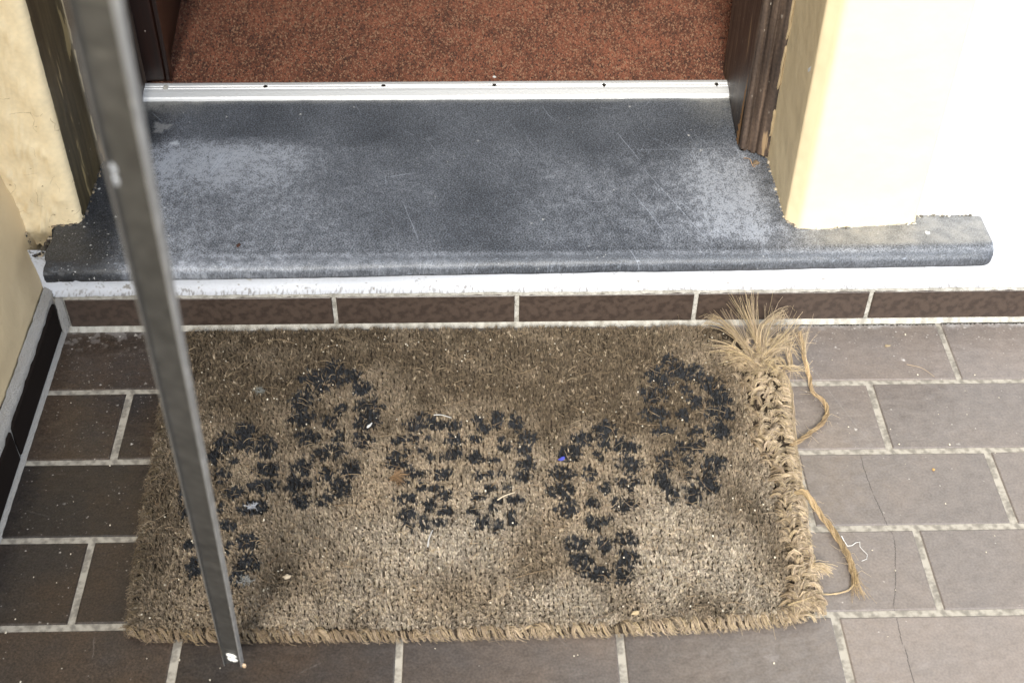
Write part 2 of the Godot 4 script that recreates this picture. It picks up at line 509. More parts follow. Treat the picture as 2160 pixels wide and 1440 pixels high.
func wood_texture(sd: int, dark: Color, light: Color, chips: Color, chip_level: float, specks: int) -> ImageTexture:
	var w := 256
	var h := 1024
	var grain := noise_bytes(sd, 0.09, 4, w, h, 1, 16)
	var med := noise_bytes(sd + 1, 0.02, 4, w, h, 1, 4)
	var fine := noise_bytes(sd + 2, 0.2, 2, w, h)
	var d := PackedByteArray()
	d.resize(w * h * 3)
	for k in w * h:
		var g := grain[k] / 255.0
		var c := dark.lerp(light, clampf(g * 0.9 + (fine[k] / 255.0 - 0.5) * 0.3, 0.0, 1.0))
		var chip := smooth(chip_level, chip_level + 0.05, med[k] / 255.0 * 0.7 + g * 0.3)
		c = c.lerp(chips, chip)
		px(d, k * 3, c.r * 255.0, c.g * 255.0, c.b * 255.0)
	var im := Image.create_from_data(w, h, false, Image.FORMAT_RGB8, d)
	rng.seed = sd + 3
	for q in specks:
		var r := rng.randf_range(0.5, 1.4)
		blot(im, rng.randf_range(0, w), rng.randf_range(0, h), r, r * rng.randf_range(0.7, 2.5), rgb8(196, 190, 178), rng.randf_range(0.3, 0.9))
	return tex(im)


func mottle(sd: int, a: Color, b: Color) -> ImageTexture:
	var f := FastNoiseLite.new()
	f.seed = sd
	f.frequency = 0.03
	f.fractal_octaves = 5
	f.noise_type = FastNoiseLite.TYPE_SIMPLEX_SMOOTH
	var im := f.get_seamless_image(256, 256)
	im.convert(Image.FORMAT_L8)
	var src := im.get_data()
	var d := PackedByteArray()
	d.resize(256 * 256 * 3)
	for k in 256 * 256:
		var c := a.lerp(b, smooth(0.15, 0.7, src[k] / 255.0))
		px(d, k * 3, c.r * 255.0, c.g * 255.0, c.b * 255.0)
	return tex(Image.create_from_data(256, 256, false, Image.FORMAT_RGB8, d))


func blistered_texture() -> ImageTexture:
	var w := 512
	var h := 1024
	var med := noise_bytes(91, 0.012, 4, w, h)
	var fine := noise_bytes(92, 0.06, 3, w, h)
	var d := PackedByteArray()
	d.resize(w * h * 3)
	for k in w * h:
		var v := 1.0 + (fine[k] - 128) / 255.0 * 0.05 + (med[k] - 128) / 255.0 * 0.06
		var up := 1.0 - float(k / w) / h          # 0 at the foot
		var dirt := (1.0 - smooth(0.0, 0.06, up + (med[k] - 128) / 255.0 * 0.08)) * 0.35 * fine[k] / 255.0
		px(d, k * 3, lerpf(228.0 * v, 110.0, dirt), lerpf(208.0 * v, 96.0, dirt), lerpf(168.0 * v, 74.0, dirt))
	var im := Image.create_from_data(w, h, false, Image.FORMAT_RGB8, d)
	rng.seed = 93
	for q in 55:      # hair cracks round the blisters
		var x := rng.randf_range(0, w)
		var y := h - rng.randf() * rng.randf() * 700.0
		var an := rng.randf() * TAU
		for s in rng.randi_range(2, 6):
			var l := rng.randf_range(6, 20)
			scratch(im, x, y, x + cos(an) * l, y + sin(an) * l, rgb8(110, 84, 52), rng.randf_range(0.25, 0.8), 0.0)
			x += cos(an) * l
			y += sin(an) * l
			an += rng.randf_range(-1.0, 1.0)
	for q in 60:
		blot(im, rng.randf_range(0, w), h - rng.randf() * rng.randf() * 500.0, rng.randf_range(1.5, 4), rng.randf_range(1, 3), rgb8(96, 76, 52), rng.randf_range(0.3, 0.8))
	return tex(im)


func metal_texture() -> ImageTexture:
	var w := 128
	var h := 1024
	var med := noise_bytes(61, 0.02, 3, w, h)
	var fine := noise_bytes(62, 0.2, 2, w, h, 1, 4)
	var d := PackedByteArray()
	d.resize(w * h * 3)
	for k in w * h:
		var v := 178.0 + (fine[k] - 128) * 0.16 + (med[k] - 128) * 0.12
		px(d, k * 3, v, v * 0.985, v * 0.96)
	var im := Image.create_from_data(w, h, false, Image.FORMAT_RGB8, d)
	rng.seed = 63
	for q in 46:   # whitish dirt spots, most near the foot
		var y := rng.randf() * rng.randf() * 1000.0
		blot(im, rng.randf_range(0, w), y, rng.randf_range(1.5, 7), rng.randf_range(1, 4), rgb8(250, 246, 235), rng.randf_range(0.3, 0.8))
	blot(im, 20, 70, 10, 30, rgb8(120, 92, 58), 0.5)
	return tex(im)


func carpet_color(x: float, z: float) -> Color:
	return Color(0.20, 0.062, 0.034)


func make_materials() -> void:
	var plaster := noise_normal(71, 0.012, 5, 512, 5.0)
	var grainy := noise_normal(72, 0.08, 4, 512, 3.0)
	var m: StandardMaterial3D
	m = std(Color.WHITE, 0.5)
	m.albedo_texture = sill_texture()
	m.normal_enabled = true
	m.normal_texture = grainy
	m.normal_scale = 0.12
	M.stone = m
	m = std(Color.WHITE, 0.31)
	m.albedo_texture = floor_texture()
	m.normal_enabled = true
	m.normal_texture = grainy
	m.normal_scale = 0.15
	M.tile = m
	m = std(Color.WHITE, 0.8)
	m.albedo_texture = plinth_texture()
	m.normal_enabled = true
	m.normal_texture = plaster
	m.normal_scale = 0.5
	M.plinth = m
	m = std(rgb8(232, 232, 230), 0.8)
	tri_normal(m, plaster, 2.5, 0.5)
	M.white = m
	m = std(rgb8(228, 210, 172), 0.65)
	tri_normal(m, plaster, 4.0, 0.22)
	M.cream = m
	m = std(Color.WHITE, 0.65)
	m.albedo_texture = blistered_texture()
	M.blistered = m
	m = std(rgb8(204, 182, 144), 0.7)
	tri_normal(m, plaster, 5.0, 0.3)
	M.tan = m
	m = std(rgb8(186, 162, 122), 0.7)
	tri_normal(m, plaster, 5.0, 0.25)
	M.reveal = m
	m = std(Color.WHITE, 0.5)
	m.albedo_texture = wood_texture(81, rgb8(58, 50, 33), rgb8(98, 85, 58), rgb8(146, 128, 90), 0.70, 60)
	M.olive = m
	m = std(Color.WHITE, 0.5)
	m.albedo_texture = wood_texture(85, rgb8(27, 20, 16), rgb8(112, 94, 80), rgb8(142, 120, 92), 0.72, 320)
	M.wood = m
	m = std(Color.WHITE, 0.3)
	m.albedo_texture = wood_texture(89, rgb8(20, 10, 7), rgb8(38, 19, 12), rgb8(50, 28, 18), 0.9, 30)
	M.door = m
	m = std(rgb8(168, 162, 150), 0.95)
	tri_normal(m, noise_normal(74, 0.1, 4, 512, 8.0), 8.0, 0.1)
	m.albedo_texture = mottle(77, rgb8(122, 116, 106), rgb8(164, 157, 144))
	m.albedo_color = Color.WHITE
	M.grout = m
	m = std(rgb8(150, 146, 140), 0.95)
	tri_normal(m, noise_normal(75, 0.1, 4, 512, 8.0), 8.0, 1.0)
	M.mortar = m
	m = std(rgb8(178, 173, 162), 0.9)
	tri_normal(m, noise_normal(76, 0.1, 4, 512, 8.0), 8.0, 0.8)
	m.albedo_texture = mottle(78, rgb8(150, 145, 134), rgb8(190, 186, 176))
	m.albedo_color = Color.WHITE
	M.sk_mortar = m
	m = std(rgb8(30, 24, 21), 0.75)
	m.metallic_specular = 0.2
	M.dark_tile = m
	m = std(Color.WHITE, 0.4)
	tri_normal(m, grainy, 9.0, 0.15)
	m.albedo_texture = mottle(79, rgb8(58, 48, 42), rgb8(74, 62, 54))
	M.sk_tile = m
	m = std(rgb8(214, 214, 212), 0.45, 0.3)
	tri_normal(m, grainy, 6.0, 0.4)
	M.strip = m
	m = std(Color.WHITE, 0.42, 0.45)
	m.albedo_texture = metal_texture()
	m.vertex_color_use_as_albedo = true
	M.bar = m
	m = std(rgb8(46, 40, 34), 0.6, 0.4)
	M.screw = m
	m = std(rgb8(235, 234, 228), 0.5)
	M.cap = m
	m = std(Color.WHITE, 0.9)
	m.vertex_color_use_as_albedo = true
	M.fibre = m
	m = std(Color.WHITE, 0.95)
	m.vertex_color_use_as_albedo = true
	M.pile = m
	m = std(rgb8(52, 42, 30), 1.0)
	M.backing = m
	m = std(rgb8(96, 50, 36), 1.0)
	M.carpet_base = m
	m = std(rgb8(150, 138, 122), 0.9)
	M.hall = m
	m = std(rgb8(118, 116, 112), 0.9)
	tri_normal(m, plaster, 1.0, 0.6)
	M.pavement = m

var rough := FastNoiseLite.new()


func nz(x: float, y: float, z := 0.0) -> float:
	return rough.get_noise_3d(x, y, z)


# ---------------------------------------------------------------- floor and skirting
func tile_mesh(x0: float, x1: float, z0: float, z1: float, y: float) -> ArrayMesh:
	var b := Buf.new()
	var c := 0.0016
	var dy := -0.0011
	var lo := y - 0.006
	var tx := rng.randf_range(-0.0004, 0.0004)
	var tz := rng.randf_range(-0.0004, 0.0004)
	var uv := func(p: Vector3) -> Vector2:
		return Vector2((p.x + 0.2) / 1.6, p.z / 0.8)
	var ring := [Vector3(x0, 0, z0), Vector3(x1, 0, z0), Vector3(x1, 0, z1), Vector3(x0, 0, z1)]
	var inn := [Vector3(x0 + c, y + tx + tz, z0 + c), Vector3(x1 - c, y - tx + tz, z0 + c), Vector3(x1 - c, y - tx - tz, z1 - c), Vector3(x0 + c, y + tx - tz, z1 - c)]
	b.quad(inn[0], inn[1], inn[2], inn[3], Vector3.UP, Color.WHITE, uv.call(inn[0]), uv.call(inn[1]), uv.call(inn[2]), uv.call(inn[3]))
	for q in 4:
		var a: Vector3 = ring[q]
		var e: Vector3 = ring[(q + 1) % 4]
		var out := Vector3((a.x + e.x) * 0.5 - (x0 + x1) * 0.5, 0, (a.z + e.z) * 0.5 - (z0 + z1) * 0.5).normalized()
		var ia: Vector3 = inn[q]
		var ie: Vector3 = inn[(q + 1) % 4]
		var ma := Vector3(a.x, ia.y + dy, a.z)
		var me := Vector3(e.x, ie.y + dy, e.z)
		b.quad(ia, ie, me, ma, out + Vector3.UP, Color.WHITE, uv.call(ia), uv.call(ie), uv.call(e), uv.call(a))
		b.quad(ma, me, Vector3(e.x, lo, e.z), Vector3(a.x, lo, a.z), out, Color.WHITE, uv.call(a), uv.call(e), uv.call(e), uv.call(a))
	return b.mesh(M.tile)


func build_floor() -> void:
	# the ground beyond the tiled porch
	var g := Buf.new()
	g.quad(Vector3(-60, -0.02, -60), Vector3(60, -0.02, -60), Vector3(60, -0.02, 60), Vector3(-60, -0.02, 60), Vector3.UP)
	var pv := obj("pavement", g, M.pavement)
	tag(pv, "grey pavement beyond the tiled porch floor", "pavement", "", "structure")
	var fl := thing("porch_floor", "floor of brown clay tiles in running bond with pale grey joints", "floor", Vector3.ZERO, "", "structure")
	var b := Buf.new()
	# joints: a slightly rough sheet of grout under the tiles
	var pts := []
	var nx := 180
	var nzz := 110
	for r in nzz + 1:
		for q in nx + 1:
			var x := lerpf(-0.12, 2.3, float(q) / nx)
			var z := lerpf(-0.01, 1.36, float(r) / nzz)
			pts.append(Vector3(x, -0.0016 + 0.0002 * nz(x * 160.0, 0, z * 160.0), z))
	b.sheet(pts, nzz + 1, nx + 1, Vector3.UP)
	b.box(Vector3(1.09, -0.011, 0.675), Vector3(2.42, 0.016, 1.37))
	obj("grout", b, M.grout, fl)
	rng.seed = 51
	for row in 11:
		var z0 := row * 0.125 + 0.0045
		var z1 := (row + 1) * 0.125 - 0.0045
		if row == 0:
			z0 = 0.007
		var off := 0.5 if row % 2 == 0 else 0.0
		for k in range(-1, 10):
			var x0 := 0.0173 + 0.25 * (k + off) + 0.0045
			var x1 := x0 + 0.241
			if x1 < -0.06 or x0 > 2.2:
				continue
			x0 = maxf(x0, -0.094)
			var o := MeshInstance3D.new()
			o.mesh = tile_mesh(x0 + rng.randf_range(-0.0008, 0.0008), x1 + rng.randf_range(-0.0008, 0.0008), z0 + rng.randf_range(-0.0005, 0.0005), z1 + rng.randf_range(-0.0005, 0.0005), rng.randf_range(-0.0003, 0.0004))
			var nm := "tile"
			var c := fl.get_child_count()
			o.name = nm if c == 1 else "tile_%03d" % (c - 1)
			fl.add_child(o, true)
	# skirting in front
	var sk := thing("wall_skirting", "row of low brown skirting tiles below the white band", "skirting", Vector3.ZERO, "", "structure")
	var gb := Buf.new()
	pts = []
	for r in 3:
		for q in 201:
			var x := lerpf(-0.1, 2.3, q / 200.0)
			var y: float = [0.0, 0.03, 0.0575][r]
			pts.append(Vector3(x, y - 0.002, -0.0012 + 0.0006 * nz(x * 200.0, y * 300.0)))
	gb.sheet(pts, 3, 201, Vector3.BACK)
	# painted ledge on top of the tiles
	pts = []
	for r in 4:
		for q in 241:
			var x := lerpf(-0.1, 2.3, q / 240.0)
			pts.append(Vector3(x, 0.0556 + r * 0.0010 + 0.0005 * nz(x * 40.0, r * 40.0) + 0.0003 * nz(x * 200.0, r * 9.0), 0.0018 - r * 0.0050 + 0.0004 * nz(x * 90.0, 7.0)))
	gb.sheet(pts, 4, 241, Vector3(0, 1, 0.4))
	# fillet of mortar where tiles meet the floor
	pts = []
	for r in 4:
		for q in 241:
			var x := lerpf(-0.1, 2.3, q / 240.0)
			var f := r / 3.0
			pts.append(Vector3(x, 0.0065 * (1.0 - f) - 0.001 + 0.0009 * nz(x * 110.0, r * 30.0), 0.001 + 0.0062 * f + 0.0010 * nz(x * 70.0, 3.0 + r)))
	gb.sheet(pts, 4, 241, Vector3(0, 1, 1))
	obj("grout", gb, M.sk_mortar, sk)
	var js := [-0.0905, 0.0366, 0.2849, 0.5396, 0.7913, 1.0385, 1.29, 1.54, 1.79, 2.04, 2.29]
	for q in 10:
		var x0: float = js[q] + 0.0032
		var x1: float = js[q + 1] - 0.0032
		if q == 0:
			x0 = -0.086
		sk_tile(sk, Vector3((x0 + x1) / 2, 0.0305, -0.0015), Vector3(x1 - x0, 0.0505, 0.008), false)
	# skirting at the foot of the side wall
	var sd := thing("side_skirting", "dark skirting tiles with a paint-smeared top along the left wall", "skirting", Vector3.ZERO, "", "structure")
	gb = Buf.new()
	pts = []
	for r in 6:
		for q in 141:
			var z := lerpf(-0.012, 1.4, q / 140.0)
			var p: Array = [[-0.1135, 0.0675], [-0.1085, 0.0650], [-0.1030, 0.0618], [-0.1008, 0.058], [-0.1005, 0.03], [-0.1005, 0.0]][r]
			pts.append(Vector3(p[0] + 0.0016 * nz(z * 60.0, r * 20.0), p[1] + 0.0022 * nz(z * 50.0, r * 31.0) + (0.0 if r > 2 else 0.004 * z), z))
	gb.sheet(pts, 6, 141, Vector3(1, 0.5, 0))
	pts = []
	for r in 4:
		for q in 141:
			var z := lerpf(0.0, 1.4, q / 140.0)
			var f := r / 3.0
			pts.append(Vector3(-0.0985 + 0.0062 * f + 0.0011 * nz(z * 80.0, r * 9.0), 0.0065 * (1.0 - f) - 0.001 + 0.0008 * nz(z * 90.0, 5.0 + r), z))
	gb.sheet(pts, 4, 141, Vector3(1, 1, 0))
	# rough lump of mortar in the corner
	pts = []
	for r in 7:
		for q in 7:
			var u := q / 6.0
			var f := r / 6.0
			pts.append(Vector3(-0.104 + 0.016 * u, 0.062 * (1.0 - f) + 0.006 * (1.0 - f) * nz(u * 90.0, f * 90.0), 0.001 + 0.010 * (1.0 - absf(u - 0.5) * 2.0) * (0.6 + 0.4 * f) + 0.003 * nz(u * 70.0, f * 70.0, 9.0)))
	gb.sheet(pts, 7, 7, Vector3(0.3, 0.3, 1))
	obj("grout", gb, M.mortar, sd)
	var zs := [0.006, 0.245, 0.494, 0.743, 0.992, 1.241]
	for q in 5:
		var z0: float = zs[q] + 0.003
		var z1: float = zs[q + 1] - 0.003
		sk_tile(sd, Vector3(-0.1015, 0.0305, (z0 + z1) / 2), Vector3(0.008, 0.0505, z1 - z0), true)


func sk_tile(parent: Node3D, at: Vector3, size: Vector3, side: bool) -> void:
	var b := Buf.new()
	b.box(at, size, 0.0012)
	for k in b.v.size():
		var p := b.v[k]
		b.t[k] = Vector2(0.03 + (p.x - at.x + size.x * 0.5) * 0.61 if not side else 0.02 + p.z * 0.12, p.y * 1.25 + 0.18 + 0.09 * float(parent.get_child_count() % 8))
	var c := parent.get_child_count()
	var o := MeshInstance3D.new()
	o.mesh = b.mesh(M.dark_tile if side else M.sk_tile)
	o.name = "tile" if c == 1 else "tile_%03d" % (c - 1)
	parent.add_child(o, true)


# ---------------------------------------------------------------- walls
# vertical plaster sheet: plan is a line of (x, z) points, foot(x) its lower edge
func plaster(b: Buf, plan: Array, y0: float, y1: float, hint: Vector3, amp: float, ragged := 0.0, rows := 60, lean := 0.0) -> void:
	var pts := []
	var cols := plan.size()
	for r in rows + 1:
		var f := float(r) / rows
		f = f * f * 0.85 + f * 0.15
		for q in cols:
			var p: Vector2 = plan[q]
			var y := lerpf(y0, y1, f)
			if r == 0:
				y += ragged * (nz(p.x * 220.0, p.y * 220.0) + 0.6 * nz(p.x * 70.0, p.y * 70.0, 4.0))
			var dx := amp * nz(p.x * 14.0, y * 14.0, p.y * 14.0) + amp * 0.45 * nz(p.x * 55.0, y * 55.0, p.y * 55.0 + 9.0)
			var away := Vector3(hint.x, 0, hint.z).normalized()
			var at := Vector3(p.x, y, p.y) + away * dx
			if lean > 0.0:
				at.x -= lean * (0.004 + 0.034 * smooth(0.07, 0.42, y) + 0.004 * smooth(0.4, 2.0, y))
			pts.append(at)
	b.sheet(pts, rows + 1, cols, hint)


func line(a: Vector2, b: Vector2, n: int) -> Array:
	var o := []
	for k in n + 1:
		o.append(a.lerp(b, float(k) / n))
	return o


# grit and broken mortar gathered along a foot line [x, y, z, x, y, z ...]
func grit(p: Array, count: int, size: float, cols: Array, sd: int, parent: Node) -> void:
	rng.seed = sd
	var b := Buf.new()
	var n := p.size() / 3 - 1
	for k in count:
		var f := rng.randf() * n
		var j := mini(int(f), n - 1)
		var a := Vector3(p[j * 3], p[j * 3 + 1], p[j * 3 + 2])
		var e := Vector3(p[j * 3 + 3], p[j * 3 + 4], p[j * 3 + 5])
		var at := a.lerp(e, f - j) + Vector3(rng.randf_range(-1, 1), rng.randf_range(-0.2, 0.4), rng.randf_range(-1, 1)) * size * 0.7
		var s := size * rng.randf_range(0.35, 1.2)
		var col: Color = cols[rng.randi() % cols.size()]
		b.box(at, Vector3(s * rng.randf_range(0.6, 1.6), s * rng.randf_range(0.4, 0.9), s * rng.randf_range(0.6, 1.4)), s * 0.22, col * rng.randf_range(0.7, 1.2))
	var o := obj("mortar_grit", b, M.fibre, parent)
	o.set_meta("kind", "stuff")


func build_walls() -> void:
	# white house wall: plinth band below the step, wall to the right, lintel over the door
	var w := thing("white_wall", "white painted house wall with chipped plinth band around the doorstep", "wall", Vector3.ZERO, "", "structure")
	var b := Buf.new()
	var pts := []
	var uv := []
	var prof := [[0.0578, -0.003], [0.0590, -0.0075], [0.0615, PLINTH_Z], [0.075, PLINTH_Z - 0.001], [0.09, PLINTH_Z - 0.001], [0.105, PLINTH_Z], [0.118, PLINTH_Z], [0.136, PLINTH_Z - 0.001], [0.150, PLINTH_Z - 0.002], [0.160, -0.016], [0.172, -0.024], [0.186, -0.033], [0.196, WALL_Z]]
	for span in [[-0.145, 1.17, 8, 260], [1.17, 2.3, 13, 120]]:
		pts = []
		uv = []
		var n: int = span[3]
		var rows: int = span[2]
		for r in rows:
			for q in n + 1:
				var x := lerpf(span[0], span[1], float(q) / n)
				var y: float = prof[r][0] + (0.0008 * nz(x * 40.0, 3.0) + 0.0006 * nz(x * 160.0, r * 5.0)) * (1.0 if r < 3 else 0.5)
				if rows == 8 and r == 7:
					y = 0.133
				var z: float = prof[r][1] + 0.0012 * nz(x * 25.0, y * 60.0) + 0.0007 * nz(x * 130.0, y * 130.0)
				if r >= 8:
					z = lerpf(WALL_Z, z, smooth(1.176, 1.215, x))
				pts.append(Vector3(x, y, z))
				uv.append(Vector2((x + 0.2) / 1.6, y / 0.2))
		b.sheet(pts, rows, n + 1, Vector3.BACK, uv)
	obj("plinth_band", b, M.plinth, w)
	b = Buf.new()
	plaster(b, line(Vector2(1.05, WALL_Z), Vector2(2.3, WALL_Z), 60), 0.161, 3.0, Vector3.BACK, 0.0016, 0.004, 60)
	b.box(Vector3(1.625, 1.5, -0.19), Vector3(1.44, 3.0, 0.29))
	obj("wall_panel", b, M.white, w)
	b = Buf.new()
	b.box(Vector3(0.43, 2.6, -0.19), Vector3(0.94, 0.8, 0.29))
	obj("lintel", b, M.white, w)
	# right pilaster
	var pr := thing("cream_pilaster", "cream painted door surround on the right, bright and smooth, beside the white wall", "pilaster")
	b = Buf.new()
	var plan := line(Vector2(OPEN_R, -0.30), Vector2(OPEN_R, -0.034), 14)
	plan.append_array([Vector2(0.9052, -0.031), Vector2(0.9066, -0.0285)])
	plan.append_array(line(Vector2(0.910, -0.024), Vector2(0.919, -0.0125), 3))
	plan.append_array([Vector2(0.9225, -0.0098), Vector2(0.927, -0.0088)])
	plan.append_array(line(Vector2(0.935, -0.0090), Vector2(1.070, -0.0185), 16))
	plan.append_array([Vector2(1.076, -0.0192), Vector2(1.0795, -0.0205), Vector2(1.0815, -0.024), Vector2(1.082, -0.04)])
	plaster(b, plan, 0.1595, 2.3, Vector3(-0.5, 0, 1), 0.0011, 0.0035, 70)
	obj("surround", b, M.cream, pr)
	grit([0.9050, 0.1605, -0.165, 0.9050, 0.1605, -0.035, 0.918, 0.1605, -0.014], 110, 0.0042, [Color(0.36, 0.31, 0.24), Color(0.16, 0.14, 0.115), Color(0.5, 0.44, 0.33)], 101, pr)
	grit([0.925, 0.1605, -0.0085, 1.078, 0.1605, -0.019, 1.083, 0.1605, -0.036, 1.172, 0.1605, -0.037], 90, 0.0036, [Color(0.42, 0.39, 0.33), Color(0.14, 0.125, 0.10), Color(0.6, 0.57, 0.5)], 102, pr)
	# left pilaster: blistered old paint, set against the side wall
	var pl := thing("cream_pilaster", "cream painted door surround on the left with blistered, flaking paint", "pilaster")
	b = Buf.new()
	plan = line(Vector2(-0.172, -0.031), Vector2(-0.066, -0.033), 34)
	plan.append_array([Vector2(-0.060, -0.0332), Vector2(-0.055, -0.034), Vector2(-0.051, -0.0362), Vector2(-0.0485, -0.0395), Vector2(-0.0472, -0.044), Vector2(-0.047, -0.048)])
	var cols := plan.size()
	var rows := 90
	var lu := []
	pts = []
	for r in rows + 1:
		var f := float(r) / rows
		f = f * f * 0.9 + f * 0.1
		for q in cols:
			var p: Vector2 = plan[q]
			var foot := 0.158 if p.x > -0.08 else lerpf(0.158, 0.122, smooth(-0.08, -0.105, p.x))
			var y := lerpf(foot, 2.3, f)
			if r == 0:
				y += 0.006 * nz(p.x * 260.0, 1.0) + 0.004 * nz(p.x * 90.0, 2.0)
			var bl := maxf(0.0, nz(p.x * 30.0, y * 26.0, 3.0) - 0.30) * 0.0080 * (1.0 - smooth(0.5, 0.9, y))
			bl += maxf(0.0, nz(p.x * 75.0, y * 65.0, 8.0) - 0.36) * 0.0065 * (1.0 - smooth(0.3, 0.8, y))
			lu.append(Vector2((p.x + 0.172) / 0.25, 1.0 - (y - 0.12) / 0.5))
			pts.append(Vector3(p.x, y, p.y + bl + 0.0006 * nz(p.x * 12.0, y * 9.0) - (0.008 * (1.0 - smooth(0.122, 0.15, y)))))
	b.sheet(pts, rows + 1, cols, Vector3.BACK, lu)
	obj("surround", b, M.blistered, pl)
	b = Buf.new()
	pts = []
	var uvs := []
	for r in 61:
		var f := r / 60.0
		for q in 21:
			var z := lerpf(-0.047, -0.30, q / 20.0)
			var y := lerpf(0.157 + (0.003 * nz(z * 200.0, 5.0) if r == 0 else 0.0), 2.3, f * f)
			pts.append(Vector3(-0.047 + 0.0008 * nz(z * 40.0, y * 30.0), y, z))
			uvs.append(Vector2((z + 0.3) / 0.253 * 0.8 + 0.1, 1.0 - y / 1.1))
	b.sheet(pts, 61, 21, Vector3.RIGHT, uvs)
	var rv := obj("reveal", b, M.olive, pl)
	rv.set_meta("label", "dark olive brown inner face of the surround with worn streaks")
	grit([-0.046, 0.1605, -0.165, -0.046, 0.1605, -0.045, -0.060, 0.1605, -0.032, -0.085, 0.158, -0.030], 80, 0.0040, [Color(0.05, 0.045, 0.04), Color(0.12, 0.10, 0.075), Color(0.25, 0.20, 0.13)], 103, pl)
	grit([-0.085, 0.150, -0.020, -0.100, 0.128, -0.012, -0.112, 0.124, -0.010], 60, 0.0050, [Color(0.035, 0.03, 0.026), Color(0.10, 0.085, 0.065), Color(0.4, 0.34, 0.25)], 104, pl)
	grit([-0.117, 0.125, -0.024, -0.138, 0.22, -0.026, -0.150, 0.36, -0.028], 70, 0.0034, [Color(0.035, 0.03, 0.026), Color(0.22, 0.18, 0.12)], 105, pl)
	b = Buf.new()
	b.box(Vector3(-0.2, 1.23, -0.19), Vector3(0.28, 2.2, 0.25))
	obj("masonry", b, M.tan, pl)
	# side wall
	var sw := thing("side_wall", "tan plastered side wall at the left edge of the porch", "wall", Vector3.ZERO, "", "structure")
	b = Buf.new()
	plaster(b, line(Vector2(SIDE_X, -0.05), Vector2(SIDE_X, 2.6), 110), 0.062, 2.7, Vector3.RIGHT, 0.002, 0.003, 60, 1.0)
	b.box(Vector3(-0.36, 1.35, 1.27), Vector3(0.4, 2.7, 2.65))
	obj("plaster", b, M.tan, sw)
	# hall behind the door
	var hl := thing("hall", "dim hall walls and ceiling behind the open door", "hall", Vector3.ZERO, "", "structure")
	b = Buf.new()
	b.box(Vector3(-0.55, 1.3, -2.0), Vector3(0.1, 2.6, 3.34))
	obj("hall_wall", b, M.hall, hl)
	b = Buf.new()
	b.box(Vector3(1.65, 1.3, -2.0), Vector3(0.1, 2.6, 3.34))
	obj("hall_wall", b, M.hall, hl)
	b = Buf.new()
	b.box(Vector3(0.55, 1.3, -3.7), Vector3(2.3, 2.6, 0.1))
	obj("hall_wall", b, M.hall, hl)
	b = Buf.new()
	b.box(Vector3(0.55, 2.65, -2.0), Vector3(2.3, 0.1, 3.5))
	obj("hall_ceiling", b, M.hall, hl)


# ---------------------------------------------------------------- stone step
func build_step() -> void:
	var b := Buf.new()
	var pts := []
	var uv := []
	var cols := 221
	var prof := []       # (offset along z from the nose start, height, arc length)
	var flat := [-0.40, -0.38, -0.33, -0.28, -0.23, -0.20, -0.17, -0.13, -0.09, -0.06, -0.035, -0.018, -0.008]
	for f in flat:
		prof.append(Vector2(f, 0.0))
	for k in range(0, 9):
		var a := PI / 2 * k / 8.0
		prof.append(Vector2(0.021 * sin(a), -0.0125 + 0.0125 * cos(a)))
	for k in range(1, 7):
		var a := PI / 2 * k / 6.0
		prof.append(Vector2(0.021 - 0.012 + 0.012 * cos(a), -0.0165 - 0.0125 * sin(a)))
	prof.append(Vector2(-0.07, -0.029))
	var rows := prof.size()
	for r in rows:
		var p: Vector2 = prof[r]
		for q in cols:
			var t := float(q) / (cols - 1)
			t = t if t < 0.9 else 0.9 + 0.1 * sin((t - 0.9) / 0.1 * PI / 2)
			var x := lerpf(-0.080, 1.1775, t)
			var zs := 0.0385 - 0.0145 * (x + 0.05) / 1.2
			var e := maxf(0.0, x - 1.159)
			var inset := 0.0185 - sqrt(maxf(0.0, 0.0185 * 0.0185 - e * e))
			var ins2 := 0.006 - sqrt(maxf(0.0, 0.006 * 0.006 - pow(maxf(0.0, x - 1.1715), 2.0)))
			var z := zs + p.x - inset * smooth(-0.02, 0.02, p.x)
			var y := SILL_Y + p.y - (ins2 * 0.6 if p.x > -0.3 else 0.0)
			y += 0.0007 * nz(x * 9.0, z * 9.0) + 0.00025 * nz(x * 80.0, z * 80.0, 4.0)
			z += 0.0006 * nz(x * 30.0, r * 6.0) * smooth(-0.02, 0.01, p.x)
			if x < -0.03 and r > 14:      # broken left end
				var chip := maxf(0.0, nz(x * 130.0, r * 3.0, 2.0)) * 0.006
				z -= chip
				y += chip * 0.6 if r > 22 else 0.0
			if p.x < -0.17 and p.x > -0.3:      # shallow sunk margin at the frame line
				y -= 0.0006
			pts.append(Vector3(x + (0.0035 * nz(p.x * 60.0, 3.0) if q == 0 else 0.0), y, z))
			var arc := p.x + zs if p.y == 0.0 else zs + p.x + absf(p.y) * 0.6
			if r > 21:
				arc = zs + 0.021 + 0.008 + 0.002 * (r - 21)
			uv.append(Vector2((x + 0.1) / 1.3, (arc + 0.36) / 0.46))
	b.sheet(pts, rows, cols, Vector3(0, 1, 0.4), uv)
	for q in [0, cols - 1]:       # end faces
		var mid := Vector3.ZERO
		for r in rows:
			mid += pts[r * cols + q]
		mid /= rows
		for r in rows - 1:
			b.tri3(pts[r * cols + q], pts[(r + 1) * cols + q], mid, Vector3(-1 if q == 0 else 1, 0, 0), Color.WHITE, uv[r * cols + q], uv[(r + 1) * cols + q], uv[r * cols + q])
	var o := obj("stone_doorstep", b, M.stone)
	tag(o, "worn dark bluestone doorstep with rounded front edge and white scuffs", "doorstep")


